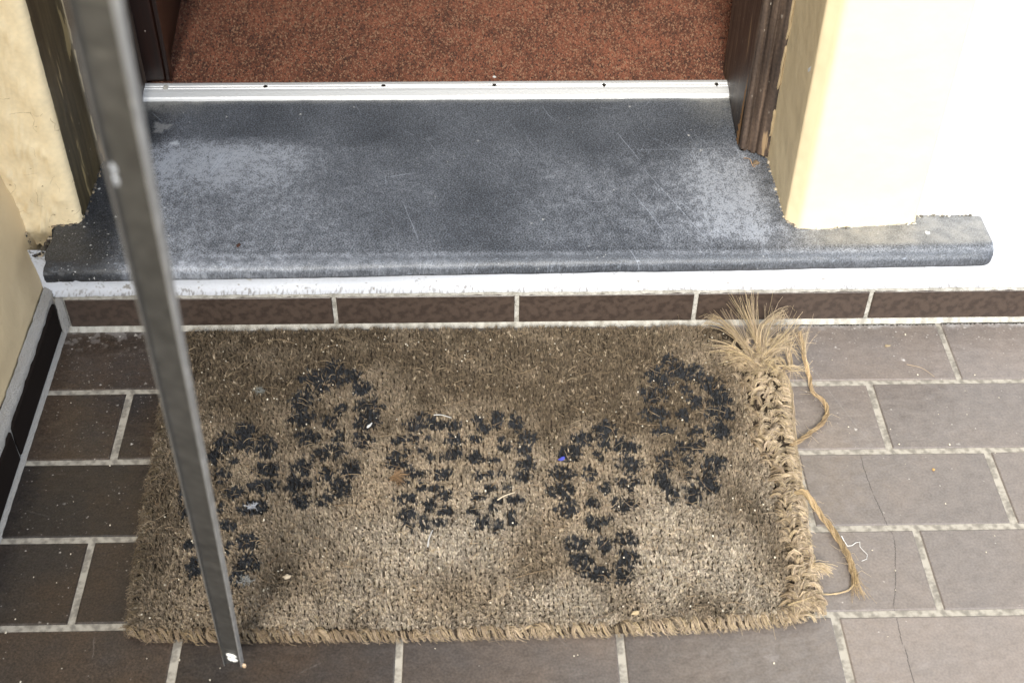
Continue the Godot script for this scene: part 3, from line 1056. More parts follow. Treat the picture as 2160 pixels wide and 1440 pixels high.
# ---------------------------------------------------------------- threshold, carpet, frame, door
func build_entry() -> void:
	var t := thing("metal_threshold", "ribbed aluminium threshold strip between the carpet and the stone step", "threshold", Vector3(0.43, SILL_Y, STRIP_F))
	var b := Buf.new()
	var prof := [[0.004, -0.001], [0.003, 0.003], [0.0, 0.0055], [-0.012, 0.0088], [-0.0185, 0.0096], [-0.0195, 0.0086], [-0.0212, 0.0086], [-0.0222, 0.0098], [-0.0262, 0.0101], [-0.0272, 0.0089], [-0.0288, 0.0089], [-0.0298, 0.0101], [-0.037, 0.0104], [-0.0405, 0.0098], [-0.041, 0.002]]
	var pts := []
	for p in prof:
		for q in 3:
			pts.append(Vector3(lerpf(-0.468, 0.457, q / 2.0), p[1], p[0] * 0.79))
	# flat facets keep the ribs crisp
	for r in prof.size() - 1:
		for q in 2:
			var a: Vector3 = pts[r * 3 + q]
			var c: Vector3 = pts[r * 3 + 3 + q]
			var dz := c.z - a.z
			var dyy := c.y - a.y
			b.quad(a, pts[r * 3 + q + 1], pts[r * 3 + 4 + q], c, Vector3(0, -dz, dyy) + Vector3(0, 0.001, 0))
	obj("strip", b, M.strip, t)
	for sx in [0.166, 0.345, 0.514, 0.682, 0.855]:
		b = Buf.new()
		var c := Vector3(sx - 0.43, 0.0104, -0.0203 + rng.randf_range(-0.0008, 0.0008))
		for k in 10:
			var a0 := TAU * k / 10
			var a1 := TAU * (k + 1) / 10
			b.tri3(c + Vector3(0, 0.0004, 0), c + Vector3(cos(a0), 0, sin(a0)) * 0.0034, c + Vector3(cos(a1), 0, sin(a1)) * 0.0034, Vector3.UP)
			b.quad(c + Vector3(cos(a0), 0, sin(a0)) * 0.0034, c + Vector3(cos(a1), 0, sin(a1)) * 0.0034, c + Vector3(cos(a1) * 0.0036, -0.003, sin(a1) * 0.0036), c + Vector3(cos(a0) * 0.0036, -0.003, sin(a0) * 0.0036), Vector3(cos(a0), 0.3, sin(a0)))
		obj("screw", b, M.screw, t)
	# carpet
	var cp := thing("red_carpet", "rust red loop pile carpet in the hall behind the threshold", "carpet", Vector3.ZERO)
	b = Buf.new()
	b.box(Vector3(0.55, 0.1555, -2.01), Vector3(2.1, 0.011, 3.272))
	obj("backing", b, M.carpet_base, cp)
	var loop := Buf.new()
	var top := Vector3(0, 0.0036, 0.0004)
	for k in 5:
		var a0 := TAU * k / 5
		var a1 := TAU * (k + 1) / 5
		var l0 := Vector3(cos(a0) * 0.0016, 0.0022, sin(a0) * 0.0013)
		var l1 := Vector3(cos(a1) * 0.0016, 0.0022, sin(a1) * 0.0013)
		loop.tri3(top, l0, l1, Vector3.UP)
		loop.quad(l0, l1, Vector3(l1.x * 0.9, 0, l1.z * 0.9), Vector3(l0.x * 0.9, 0, l0.z * 0.9), l0)
	var buf := PackedFloat32Array()
	rng.seed = 52
	var cn := 0
	var ex := 0.0026
	var ez := 0.0023
	for r in 305:
		var z := STRIP_B - 0.0025 - r * ez
		for q in 395:
			var x := -0.08 + q * ex + (ex * 0.5 if r % 2 else 0.0) + rng.randf_range(-0.0007, 0.0007)
			if x > 0.93:
				continue
			var zz := z + rng.randf_range(-0.0007, 0.0007)
			var s := rng.randf_range(0.72, 1.08)
			var bs := Basis(Vector3.UP, rng.randf() * TAU).rotated(Vector3(rng.randf_range(-1, 1), 0, rng.randf_range(-1, 1)).normalized(), rng.randf_range(0.0, 0.5)).scaled(Vector3(s, s * rng.randf_range(0.8, 1.2), s))
			buf.append_array(PackedFloat32Array([bs.x.x, bs.y.x, bs.z.x, x, bs.x.y, bs.y.y, bs.z.y, 0.1612, bs.x.z, bs.y.z, bs.z.z, zz]))
			var m := 0.45 + 0.25 * nz(x * 9.0, zz * 9.0) + 0.2 * nz(x * 45.0, zz * 30.0) + 0.16 * nz(x * 130.0, zz * 9.0, 4.0) + rng.randf_range(-0.32, 0.32)
			var dk := Color(0.058, 0.023, 0.0125)
			var lt := Color(0.225, 0.080, 0.042)
			var c := dk.lerp(lt, clampf(m, 0.0, 1.0))
			if rng.randf() < 0.16:
				c = Color(0.235, 0.125, 0.072)
			elif rng.randf() < 0.1:
				c = Color(0.04, 0.018, 0.012)
			buf.append_array(PackedFloat32Array([c.r, c.g, c.b, 1.0]))
			cn += 1
	multi("pile", loop.mesh(M.pile), buf, cn, cp)
	# wooden frame, right post: plain rebate face to the left, moulded face to the front
	var fp := thing("door_frame_post", "dark brown moulded wooden door post on the right, bare at its worn foot", "door frame", Vector3(0, SILL_Y, 0))
	frame_post(fp, 1.0)
	var fq := thing("door_frame_post", "dark wooden door post on the left, behind the metal bar, with peeling paint edge", "door frame", Vector3(0, SILL_Y, 0))
	frame_post(fq, -1.0)
	# door leaf standing open into the hall
	var dl := thing("door_leaf", "dark red-brown polished wooden door standing open inwards at the left", "door", Vector3(0.0205, 0.1685, -0.3715))
	b = Buf.new()
	b.box(Vector3(-0.027, 1.0, -0.43), Vector3(0.040, 2.0, 0.86), 0.0025)
	for k in b.v.size():
		b.t[k] = Vector2(b.v[k].x * 6.0 + b.v[k].z * 3.0, 1.0 - b.v[k].y * 0.9)
	obj("panel", b, M.door, dl)
	b = Buf.new()
	b.box(Vector3(-0.0035, 1.0, -0.012), Vector3(0.0068, 1.998, 0.026), 0.0015)
	for k in b.v.size():
		b.t[k] = Vector2(b.v[k].x * 6.0 + b.v[k].z * 3.0 + 0.4, 1.0 - b.v[k].y * 0.9)
	obj("edge_strip", b, M.door, dl)
	dl.rotation.y = deg_to_rad(3.5)


func frame_post(parent: Node3D, s: float) -> void:
	# plan profile, right post; mirrored for the left one
	var prof := [[0.8725, -0.40], [0.8722, -0.335], [0.8685, -0.262], [0.8667, -0.200], [0.8672, -0.1925], [0.8690, -0.1895], [0.8745, -0.1885], [0.8765, -0.1905], [0.8785, -0.1905], [0.8800, -0.187], [0.8835, -0.183], [0.8865, -0.1815], [0.8885, -0.1835], [0.8900, -0.1835], [0.8915, -0.180], [0.8955, -0.176], [0.9005, -0.1735], [0.9046, -0.173]]
	var b := Buf.new()
	var pts := []
	var uv := []
	var rows := 40
	for r in rows + 1:
		var f := float(r) / rows
		var y := lerpf(0.001, 2.1, f * f)
		var acc := 0.0
		for q in prof.size():
			var x: float = prof[q][0]
			var z: float = prof[q][1]
			if q > 0:
				acc += Vector2(x - prof[q - 1][0], z - prof[q - 1][1]).length()
			var yy := y
			if r == 0:
				yy += 0.004 + 0.006 * nz(x * 150.0, z * 90.0)
			if s < 0.0:
				x = OPEN_L + OPEN_R - x - 0.002
			pts.append(Vector3(x + 0.0005 * nz(q * 9.0, y * 18.0), yy, z + 0.0005 * nz(q * 5.0, y * 14.0, 3.0)))
			uv.append(Vector2(acc / 0.27, 1.0 - (y + 0.02) / 1.2))
	# facets stay crisp: two sheets, split at the arris
	b.sheet(pts, rows + 1, prof.size(), Vector3(-0.5 * s, 0, 1), uv)
	obj("post", b, M.wood, parent)
	# bare wood where the varnish has worn off along the arris
	b = Buf.new()
	for k in 26:
		var y0 := 0.004 + k * 0.0046
		var wide := (0.018 * (1.0 - k / 26.0) + 0.0012) * (1.0 + 0.5 * nz(k * 30.0, 4.0))
		var wide2 := (0.018 * (1.0 - (k + 1) / 26.0) + 0.0012) * (1.0 + 0.5 * nz(k * 30.0 + 30.0, 4.0))
		var xa := 0.8652
		if s < 0.0:
			break
		b.quad(Vector3(xa, y0, -0.199), Vector3(xa, y0 + 0.0046, -0.199), Vector3(xa, y0 + 0.0046, -0.199 - wide2), Vector3(xa, y0, -0.199 - wide), Vector3.LEFT)
	if s > 0.0:
		var bare := std(rgb8(150, 112, 70), 0.8)
		obj("bare_patch", b, bare, parent)
	# bead of old putty and paint between post and masonry
	b = Buf.new()
	pts = []
	for r in 161:
		var y := 0.0 + r * 0.006
		for q in 4:
			var x := 0.9012 + 0.0012 * q
			if s < 0.0:
				x = OPEN_L + OPEN_R - x - 0.002
			pts.append(Vector3(x + 0.0012 * nz(y * 50.0, 2.0), y, -0.1715 + (0.0012 if q in [1, 2] else -0.001) + 0.0012 * nz(y * 90.0, q * 4.0) - (0.004 if nz(y * 25.0, 7.0) > 0.15 else 0.0)))
	b.sheet(pts, 161, 4, Vector3.BACK)
	obj("putty_bead", b, std(rgb8(150, 132, 102), 0.9) if s > 0.0 else std(rgb8(150, 136, 108), 0.9), parent)


func multi(called: String, me: Mesh, buf: PackedFloat32Array, count: int, parent: Node) -> MultiMeshInstance3D:
	var mm := MultiMesh.new()
	mm.transform_format = MultiMesh.TRANSFORM_3D
	mm.use_colors = true
	mm.mesh = me
	mm.instance_count = count
	mm.buffer = buf
	var o := MultiMeshInstance3D.new()
	o.multimesh = mm
	var k := 0
	var nm := called
	while parent.has_node(NodePath(nm)):
		k += 1
		nm = "%s_%03d" % [called, k]
	o.name = nm
	o.set_meta("kind", "stuff")
	parent.add_child(o, true)
	return o

# ---------------------------------------------------------------- doormat
func table(a: Array, at: float) -> float:
	# piecewise linear through [at, value, at, value ...]
	if at <= a[0]:
		return a[1]
	for k in range(2, a.size(), 2):
		if at <= a[k]:
			return lerpf(a[k - 1], a[k + 1], (at - a[k - 2]) / (a[k] - a[k - 2]))
	return a[a.size() - 1]


const EDGE_R := [0.02, 0.845, 0.084, 0.8695, 0.108, 0.893, 0.135, 0.903, 0.188, 0.898, 0.247, 0.890, 0.295, 0.889, 0.334, 0.8875, 0.3785, 0.8827, 0.428, 0.880, 0.4695, 0.8786, 0.496, 0.876, 0.516, 0.862]
const PILE_R := [0.02, 0.800, 0.06, 0.827, 0.134, 0.833, 0.187, 0.838, 0.246, 0.842, 0.302, 0.854, 0.378, 0.852, 0.449, 0.848, 0.502, 0.838, 0.53, 0.83]
const EDGE_L := [0.02, 0.082, 0.121, 0.067, 0.19, 0.068, 0.257, 0.072, 0.326, 0.073, 0.40, 0.077, 0.467, 0.081, 0.50, 0.085, 0.53, 0.094]
const EDGE_F := [0.084, 0.512, 0.104, 0.522, 0.21, 0.525, 0.39, 0.528, 0.637, 0.526, 0.745, 0.523, 0.828, 0.516, 0.866, 0.506]


func mat_color(x: float, z: float) -> Color:
	var dark := Color(0.165, 0.123, 0.078)
	var mid := Color(0.42, 0.335, 0.235)
	var grey := Color(0.60, 0.525, 0.42)
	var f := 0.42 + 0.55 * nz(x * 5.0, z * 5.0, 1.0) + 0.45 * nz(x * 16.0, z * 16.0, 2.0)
	f += 0.62 * (smooth(0.04, 0.36, z) - 0.5) - 0.45 * (1.0 - smooth(0.08, 0.22, x))  # left margin darker: side-wall shade painted into the pile colour
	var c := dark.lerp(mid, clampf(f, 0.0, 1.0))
	# grey dust trodden into the front half
	return c.lerp(grey, clampf((smooth(0.22, 0.46, z) * smooth(0.18, 0.42, x)) * (0.55 + 0.8 * nz(x * 9.0, z * 9.0, 5.0)), 0.0, 0.85))


func tuft_mesh(sd: int, count: int, height: float, spread: float, wide: float) -> ArrayMesh:
	var g := RandomNumberGenerator.new()
	g.seed = sd
	var b := Buf.new()
	for k in count:
		var a := g.randf() * TAU
		var root := Vector3(cos(a), 0, sin(a)) * g.randf() * spread * 0.6
		var lean := Vector3(g.randf_range(-1, 1), 0, g.randf_range(-1, 1)) * spread * 1.5
		var h := height * g.randf_range(0.72, 1.1)
		var mid := root + lean * 0.4 + Vector3(0, h * 0.62, 0)
		var tip := root + lean + Vector3(0, h, 0)
		var side := Vector3(cos(a * 3.0), 0, sin(a * 3.0)) * wide * 0.5
		var v := g.randf_range(0.45, 1.65)
		var col := Color(v, v * g.randf_range(0.94, 1.02), v * g.randf_range(0.85, 1.05))
		b.quad(root - side, root + side, mid + side * 0.9, mid - side * 0.9, Vector3.UP + side.cross(Vector3.UP), col)
		b.quad(mid - side * 0.9, mid + side * 0.9, tip + side * 0.35, tip - side * 0.35, Vector3.UP, col)
	return b.mesh(M.pile)


func bundle(b: Buf, p: Array, count: int, r: float, col: Color, fray := 0.0, thick := 0.00028, twist := 0.0) -> void:
	# many fibres that follow one path, spreading by fray towards the end
	var m := p.size()
	for k in count:
		var a := rng.randf() * TAU
		var q := r * sqrt(rng.randf())
		var out := Vector3(rng.randf_range(-1, 1), rng.randf_range(-0.5, 1), rng.randf_range(-1, 1)) * fray * (0.35 + rng.randf())
		var pts := []
		var stop := m if rng.randf() < 0.75 else maxi(3, m - 1 - rng.randi() % 2)
		for j in mini(stop, m):
			var f := float(j) / (m - 1)
			var d: Vector3 = (p[mini(j + 1, m - 1)] - p[maxi(j - 1, 0)]).normalized()
			var u := d.cross(Vector3.UP)
			u = u.normalized() if u.length() > 0.05 else Vector3.RIGHT
			var w := d.cross(u)
			var an := a + twist * j
			var at: Vector3 = p[j] + (u * cos(an) + w * sin(an)) * q * (1.0 + 0.25 * sin(j * 1.7 + a)) + out * f * f
			at += Vector3(rng.randf_range(-1, 1), rng.randf_range(-1, 1), rng.randf_range(-1, 1)) * 0.0004
			at.y = maxf(at.y, 0.0006)
			at.z = maxf(at.z, 0.0065) if at.y < 0.057 else at.z
			pts.append(at)
		var v := rng.randf_range(0.5, 1.45)
		b.fibre(pts, thick, thick * 0.55, Color(col.r * v, col.g * v, col.b * v * rng.randf_range(0.85, 1.1)))


func rope(b: Buf, p: Array, r: float, col: Color) -> void:
	# three plies wound round one another
	for ply in 3:
		var q := []
		for j in p.size():
			var d: Vector3 = (p[mini(j + 1, p.size() - 1)] - p[maxi(j - 1, 0)]).normalized()
			var u := d.cross(Vector3.UP).normalized()
			var w := d.cross(u)
			var an := j * 0.75 + TAU * ply / 3.0
			q.append(p[j] + (u * cos(an) + w * sin(an)) * r * 0.5)
		bundle(b, q, 26, r * 0.55, col * rng.randf_range(0.85, 1.15), 0.001, 0.00030, 0.25)


func curve(p: Array, n: int) -> Array:
	# smooth line through [x, y, z, x, y, z ...]
	var c := Curve3D.new()
	var k := p.size() / 3
	for j in k:
		var at := Vector3(p[j * 3], p[j * 3 + 1], p[j * 3 + 2])
		var a := Vector3(p[maxi(j - 1, 0) * 3], p[maxi(j - 1, 0) * 3 + 1], p[maxi(j - 1, 0) * 3 + 2])
		var d := Vector3(p[mini(j + 1, k - 1) * 3], p[mini(j + 1, k - 1) * 3 + 1], p[mini(j + 1, k - 1) * 3 + 2])
		var tn := (d - a) / 6.0
		c.add_point(at, -tn, tn)
	c.bake_interval = 0.001
	var o := []
	var l := c.get_baked_length()
	for j in n + 1:
		o.append(c.sample_baked(l * j / n))
	return o


func build_mat() -> void:
	var mt := thing("doormat", "worn brown coir doormat with black shoe-print pattern and frayed right edge", "doormat")
	var b := Buf.new()
	# woven backing
	var pts := []
	for r in 41:
		var z := lerpf(0.024, 0.523, r / 40.0)
		for q in 31:
			var x := lerpf(table(EDGE_L, z) + 0.004, table(EDGE_R, z) - 0.006, q / 30.0)
			pts.append(Vector3(x, 0.0090 + 0.0010 * nz(x * 60.0, z * 60.0), minf(z, table(EDGE_F, x) - 0.004)))
	b.sheet(pts, 41, 31, Vector3.UP)
	for e in [[0, 30, 1, 31], [0, 1240, 31, 41]]:
		pass
	# skirts down to the floor
	var rim := []
	for q in 31:
		rim.append(pts[q])
	for r in 41:
		rim.append(pts[r * 31 + 30])
	for q in 31:
		rim.append(pts[40 * 31 + 30 - q])
	for r in 41:
		rim.append(pts[(40 - r) * 31])
	var mid := Vector3(0.48, 0, 0.27)
	for k in rim.size() - 1:
		var a: Vector3 = rim[k]
		var c: Vector3 = rim[k + 1]
		b.quad(a, c, Vector3(c.x, 0.0006, c.z), Vector3(a.x, 0.0006, a.z), (a - mid) * Vector3(1, 0, 1))
	obj("backing", b, M.backing, mt)
	# where the black print lies, one byte per millimetre
	var iw := 960
	var ih := 560
	var ink := PackedByteArray()
	ink.resize(iw * ih)
	for pr in PRINTS:
		for k in range(0, pr.size(), 4):
			var cx: int = pr[k]
			var cz: int = pr[k + 1]
			var rx: float = pr[k + 2] * 1.02
			var rz: float = pr[k + 3] * 1.02
			for z in range(int(cz - rz - 4), int(cz + rz + 5)):
				for x in range(int(cx - rx - 4), int(cx + rx + 5)):
					if x < 0 or z < 0 or x >= iw or z >= ih:
						continue
					var d := Vector2((x - cx) / rx, (z - cz) / rz).length() + 0.38 * nz(x * 0.16, z * 0.16, 11.0)
					var s := int(255.0 * (1.0 - smooth(0.82, 1.12, d)))
					if s > ink[z * iw + x]:
						ink[z * iw + x] = s
	# the coir pile
	rng.seed = 61
	var bufs := [PackedFloat32Array(), PackedFloat32Array(), PackedFloat32Array()]
	var counts := [0, 0, 0]
	var step := 0.00235
	for r in 216:
		for q in 362:
			var x := 0.066 + q * step + (step * 0.5 if r % 2 else 0.0) + rng.randf_range(-0.0009, 0.0009)
			var z := 0.021 + r * step + rng.randf_range(-0.0009, 0.0009)
			var worn := 0.006 * nz(x * 40.0, z * 40.0, 21.0)
			if x < table(EDGE_L, z) + 0.002 + worn or x > table(PILE_R, z) + 0.006 + worn * 1.5 or z > table(EDGE_F, x) - 0.0065 + worn:
				continue
			if z < 0.0245 + 0.004 * nz(x * 60.0, 1.0):
				continue
			# the pile stands in woven rows of tufts
			var gx := roundf(x / 0.0056 + 0.3 * nz(z * 60.0, 3.0)) * 0.0056
			var gz := (floorf(z / 0.0056) + 0.5) * 0.0056 + 0.0012 * nz(x * 50.0, z * 50.0, 13.0)
			x = lerpf(x, gx, 0.5)
			z = lerpf(z, gz, 0.5)
			var k := int(rng.randf() * 2.999)
			var wear := 0.80 + 0.30 * nz(x * 14.0, z * 14.0, 31.0) + rng.randf_range(-0.12, 0.16)
			var s := rng.randf_range(0.85, 1.2)
			# the pile is trodden flat along slowly changing directions
			var dir := nz(x * 30.0, z * 30.0, 41.0) * 5.0 + rng.randf_range(-1.5, 1.5)
			var tilt := Vector3(sin(dir), 0, cos(dir))
			var bs := Basis(Vector3.UP, rng.randf() * TAU).rotated(tilt, rng.randf_range(0.0, 0.42)).scaled(Vector3(s, s * clampf(wear, 0.5, 1.25), s))
			bufs[k].append_array(PackedFloat32Array([bs.x.x, bs.y.x, bs.z.x, x, bs.x.y, bs.y.y, bs.z.y, 0.0088, bs.x.z, bs.y.z, bs.z.z, z]))
			var c := mat_color(x, z)
			var v := rng.randf_range(0.55, 1.45)
			c = Color(c.r * v, c.g * v, c.b * v)
			if rng.randf() < 0.03:
				c = Color(0.58, 0.47, 0.33)
			var iv := ink[clampi(int(z * 1000.0), 0, ih - 1) * iw + clampi(int(x * 1000.0), 0, iw - 1)] / 255.0
			if rng.randf() < iv * 0.9:
				var kk := rng.randf_range(0.5, 1.9)
				c = Color(0.030, 0.0315, 0.035) * kk
			bufs[k].append_array(PackedFloat32Array([c.r, c.g, c.b, 1.0]))
			counts[k] += 1
	for k in 3:
		multi("pile", tuft_mesh(70 + k, 12, 0.0088, 0.0014, 0.00078), bufs[k], counts[k], mt)
	# long loose coir hairs lying over the pile
	rng.seed = 62
	b = Buf.new()
	for k in 1150:
		var x := rng.randf_range(0.07, 0.86)
		var z := rng.randf_range(0.024, 0.52)
		if x > table(PILE_R, z) + 0.01 or x < table(EDGE_L, z):
			continue
		var an := rng.randf() * TAU
		var l := rng.randf_range(0.006, 0.018) if k % 9 else rng.randf_range(0.02, 0.045)
		var bend := rng.randf_range(-1.6, 1.6)
		var at := Vector3(x, PILE_Y - rng.randf_range(0.0015, 0.003), z)
		var p := []
		for j in 7:
			p.append(at + Vector3(0, 0.0022 * sin(PI * j / 6.0), 0))
			at += Vector3(cos(an), 0, sin(an)) * l / 6.0
			an += bend / 6.0
		var c := Color(0.42, 0.32, 0.20).lerp(Color(0.24, 0.16, 0.09), rng.randf()) * rng.randf_range(0.8, 1.3)
		b.fibre(p, 0.00030, 0.00016, c)
	# tufts that hang over the left and rear edges
	for k in 1500:
		var left := k % 3 != 0
		var z := rng.randf_range(0.026, 0.52) if left else 0.026
		var x := table(EDGE_L, z) + 0.004 if left else rng.randf_range(0.08, 0.82)
		var d := Vector3(-rng.randf_range(0.3, 1.0), 0, rng.randf_range(-0.6, 0.6)) if left else Vector3(rng.randf_range(-0.6, 0.6), 0, -rng.randf_range(0.2, 0.9))
		var l := rng.randf_range(0.005, 0.013)
		var y0 := rng.randf_range(0.006, 0.018)
		var p := []
		for j in 5:
			var f := j / 4.0
			p.append(Vector3(x + d.x * l * f, maxf(0.0008, y0 + 0.004 * f - 0.009 * f * f * rng.randf_range(0.4, 1.2)), maxf(0.008, z + d.z * l * f)))
		var c := mat_color(x, z) * rng.randf_range(0.4, 1.2)
		b.fibre(p, 0.0003, 0.00015, c)
	var hs := obj("loose_hairs", b, M.fibre, mt)
	hs.set_meta("kind", "stuff")
	# stitched binding along the front edge
	rng.seed = 63
	b = Buf.new()
	var jute := Color(0.47, 0.365, 0.245)
	var x0 := 0.086
	while x0 < 0.858:
		var zf := table(EDGE_F, x0)
		var strong := smooth(0.25, 0.75, x0)
		var inn := rng.randf_range(0.006, 0.010) + 0.005 * strong
		var slant := rng.randf_range(-0.002, 0.013)
		var h := 0.0125 + rng.randf_range(-0.003, 0.002)
		var p := curve([x0 - slant, h - 0.003, zf - inn, x0 - slant * 0.5, h + 0.0025, zf - inn * 0.6, x0, h - 0.002, zf - 0.002, x0 + 0.003, 0.007, zf + 0.0018, x0 + 0.004, 0.0012, zf - 0.001], 7)
		var c := jute.lerp(Color(0.25, 0.18, 0.11), clampf(0.85 - strong * 0.6 + rng.randf_range(-0.3, 0.3), 0.0, 1.0))
		bundle(b, p, rng.randi_range(10, 22), rng.randf_range(0.0018, 0.0030), c, rng.randf_range(0.0003, 0.002))
		bundle(b, p, rng.randi_range(2, 4), 0.0045, c * 1.1, 0.006)
		if rng.randf() < 0.3:
			var an := rng.randf() * TAU
			bundle(b, curve([x0, h - 0.002, zf - 0.006, x0 + cos(an) * 0.006, h + 0.002, zf - 0.005 + sin(an) * 0.006, x0 + cos(an + 1.0) * 0.011, h - 0.005, zf - 0.004 + sin(an + 1.0) * 0.009], 5), 10, 0.002, c * 1.1, 0.006)
		x0 += rng.randf_range(0.0038, 0.0085)
	# a few weak stitches on the left edge
	var zz := 0.05
	while zz < 0.515:
		var xl := table(EDGE_L, zz)
		var p := curve([xl + 0.012, 0.017, zz - 0.004, xl + 0.004, 0.0175, zz, xl - 0.001, 0.009, zz + 0.002, xl + 0.001, 0.0012, zz + 0.003], 6)
		bundle(b, p, 12, 0.003, Color(0.13, 0.095, 0.058), 0.006)
		zz += rng.randf_range(0.009, 0.016)
	obj("edge_binding", b, M.fibre, mt).set_meta("label", "jute stitching along the front edge")
	# right edge: two rows of coarse jute stitches, like a loose plait
	b = Buf.new()
	rng.seed = 64
	for k in 360:
		zz = rng.randf_range(0.080, 0.512)
		var xr := table(EDGE_R, zz)
		var xi := table(PILE_R, zz) - 0.004
		var f := pow(rng.randf(), 0.8)
		var x := lerpf(xi, xr - 0.004, f)
		var h := 0.0145 + 0.003 * sin(PI * f) + rng.randf_range(-0.002, 0.003) - 0.005 * smooth(0.8, 1.0, f)
		var an := (0.75 if int(f * 3.0) % 2 == 0 else -0.75) + rng.randf_range(-0.7, 0.7)
		var l := rng.randf_range(0.006, 0.011)
		var d := Vector3(cos(an), 0, sin(an)) * l
		var bow := Vector3(-d.z, 0, d.x) * rng.randf_range(-0.5, 0.5)
		var c := jute * rng.randf_range(0.7, 1.2)
		if f < 0.3:
			c = c.lerp(Color(0.25, 0.18, 0.11), rng.randf_range(0.2, 0.7))
		bundle(b, curve([x - d.x, h - 0.006, zz - d.z, x - d.x * 0.5 + bow.x * 0.7, h + 0.001, zz - d.z * 0.5 + bow.z * 0.7, x + bow.x, h + 0.004, zz + bow.z, x + d.x * 0.6 + bow.x * 0.5, h + 0.0005, zz + d.z * 0.6 + bow.z * 0.5, x + d.x, h - 0.006, zz + d.z], 6), rng.randi_range(10, 22), rng.randf_range(0.0014, 0.0030), c, rng.randf_range(0.001, 0.006), 0.00034)
	# loops that hold the outer edge down to the floor
	zz = 0.1
	while zz < 0.51:
		var xr := table(EDGE_R, zz)
		bundle(b, curve([xr - 0.012, 0.015, zz - 0.004, xr - 0.004, 0.0165, zz, xr, 0.009, zz + rng.randf_range(-0.003, 0.005), xr - 0.002, 0.0012, zz + 0.003], 6), rng.randi_range(10, 22), 0.0026, jute * rng.randf_range(0.75, 1.15), 0.004)
		zz += rng.randf_range(0.006, 0.012)
	# cord that runs along the outer edge
	bundle(b, curve([0.868, 0.012, 0.09, 0.893, 0.014, 0.11, 0.9025, 0.014, 0.14, 0.8985, 0.013, 0.19, 0.891, 0.012, 0.247, 0.888, 0.012, 0.30], 26), 40, 0.0026, jute * 0.95, 0.002, 0.00028, 0.5)
	# lump at the front right corner
	for k in 16:
		var an := rng.randf() * TAU
		var c0 := Vector3(0.862 + rng.randf_range(-0.018, 0.012), 0.014, 0.498 + rng.randf_range(-0.014, 0.010))
		var d := Vector3(cos(an), 0, sin(an)) * 0.011
		bundle(b, curve([c0.x - d.x, 0.012, c0.z - d.z, c0.x, 0.022, c0.z, c0.x + d.x, 0.013, c0.z + d.z], 6), 22, 0.003, jute * rng.randf_range(0.85, 1.15), 0.004)
	obj("plaited_edge", b, M.fibre, mt).set_meta("label", "pale plaited jute edge, coming undone")
	# frayed plumes at the rear right corner
	b = Buf.new()
	rng.seed = 65
	var pale := Color(0.50, 0.385, 0.245)
	var plumes := [
		[[0.8741, 0.016, 0.1055, 0.8648, 0.030, 0.054, 0.8471, 0.055, 0.0118], 60, 0.014],
		[[0.8768, 0.016, 0.1009, 0.8678, 0.034, 0.0487, 0.8634, 0.058, 0.0154], 60, 0.012],
		[[0.8663, 0.016, 0.1054, 0.8449, 0.030, 0.0633, 0.8295, 0.040, 0.0264], 46, 0.018],
		[[0.8622, 0.018, 0.0888, 0.8365, 0.030, 0.0536, 0.8123, 0.024, 0.0224, 0.801, 0.020, 0.0287], 70, 0.012],
		[[0.8724, 0.018, 0.0982, 0.8821, 0.035, 0.0644, 0.9086, 0.030, 0.0206], 70, 0.020],
		[[0.8696, 0.020, 0.0816, 0.8757, 0.036, 0.051, 0.9137, 0.028, 0.0165, 0.9167, 0.020, 0.0216], 70, 0.010],
		[[0.8758, 0.018, 0.0936, 0.8949, 0.030, 0.0783, 0.9238, 0.022, 0.0415], 80, 0.022],
		[[0.875, 0.018, 0.0983, 0.8965, 0.030, 0.0878, 0.9151, 0.018, 0.0783], 70, 0.018],
		[[0.9095, 0.016, 0.1107, 0.9109, 0.024, 0.0817, 0.9201, 0.030, 0.0549], 46, 0.010],
		[[0.8592, 0.018, 0.1073, 0.8322, 0.028, 0.0846, 0.8083, 0.020, 0.0759], 60, 0.012],
		[[0.8650, 0.018, 0.1250, 0.8480, 0.028, 0.1040, 0.8200, 0.021, 0.1010], 50, 0.012]]
	for e in plumes:
		bundle(b, curve(e[0], 8), int(e[1] * 0.55), 0.0036, pale * rng.randf_range(0.8, 1.15), e[2] * 1.25, 0.00036)
	# limp tangled locks that droop over the corner
	for k in 15:
		var c0 := Vector3(0.872 + rng.randf_range(-0.035, 0.035), 0.021, 0.092 + rng.randf_range(-0.035, 0.03))
		var an := rng.randf() * TAU
		var q := [c0.x, c0.y, c0.z]
		var at := c0
		for j in 4:
			at += Vector3(cos(an), 0, sin(an)) * rng.randf_range(0.008, 0.014)
			an += rng.randf_range(-1.1, 1.1)
			q.append_array([at.x, maxf(0.004, 0.027 - 0.005 * j + rng.randf_range(-0.004, 0.006)), maxf(0.017, at.z)])
		bundle(b, curve(q, 9), 14, 0.0020, pale * rng.randf_range(0.7, 1.15), 0.008, 0.00034)
	for k in 60:
		var an := rng.randf_range(0, TAU)
		var c0 := Vector3(0.872 + rng.randf_range(-0.02, 0.03), 0.022, 0.10 + rng.randf_range(-0.03, 0.03))
		var l := rng.randf_range(0.012, 0.035)
		bundle(b, curve([c0.x, c0.y, c0.z, c0.x + cos(an) * l * 0.5, c0.y + 0.008, maxf(0.02, c0.z + sin(an) * l * 0.5), c0.x + cos(an + 0.4) * l, c0.y, maxf(0.016, c0.z + sin(an + 0.4) * l)], 6), 5, 0.0015, pale, 0.008, 0.00022)
	obj("frayed_tuft", b, M.fibre, mt).set_meta("label", "frayed jute plumes at the rear right corner")
	# the two cords that have come loose on the right
	b = Buf.new()
	rng.seed = 66
	var cord := Color(0.44, 0.315, 0.175)
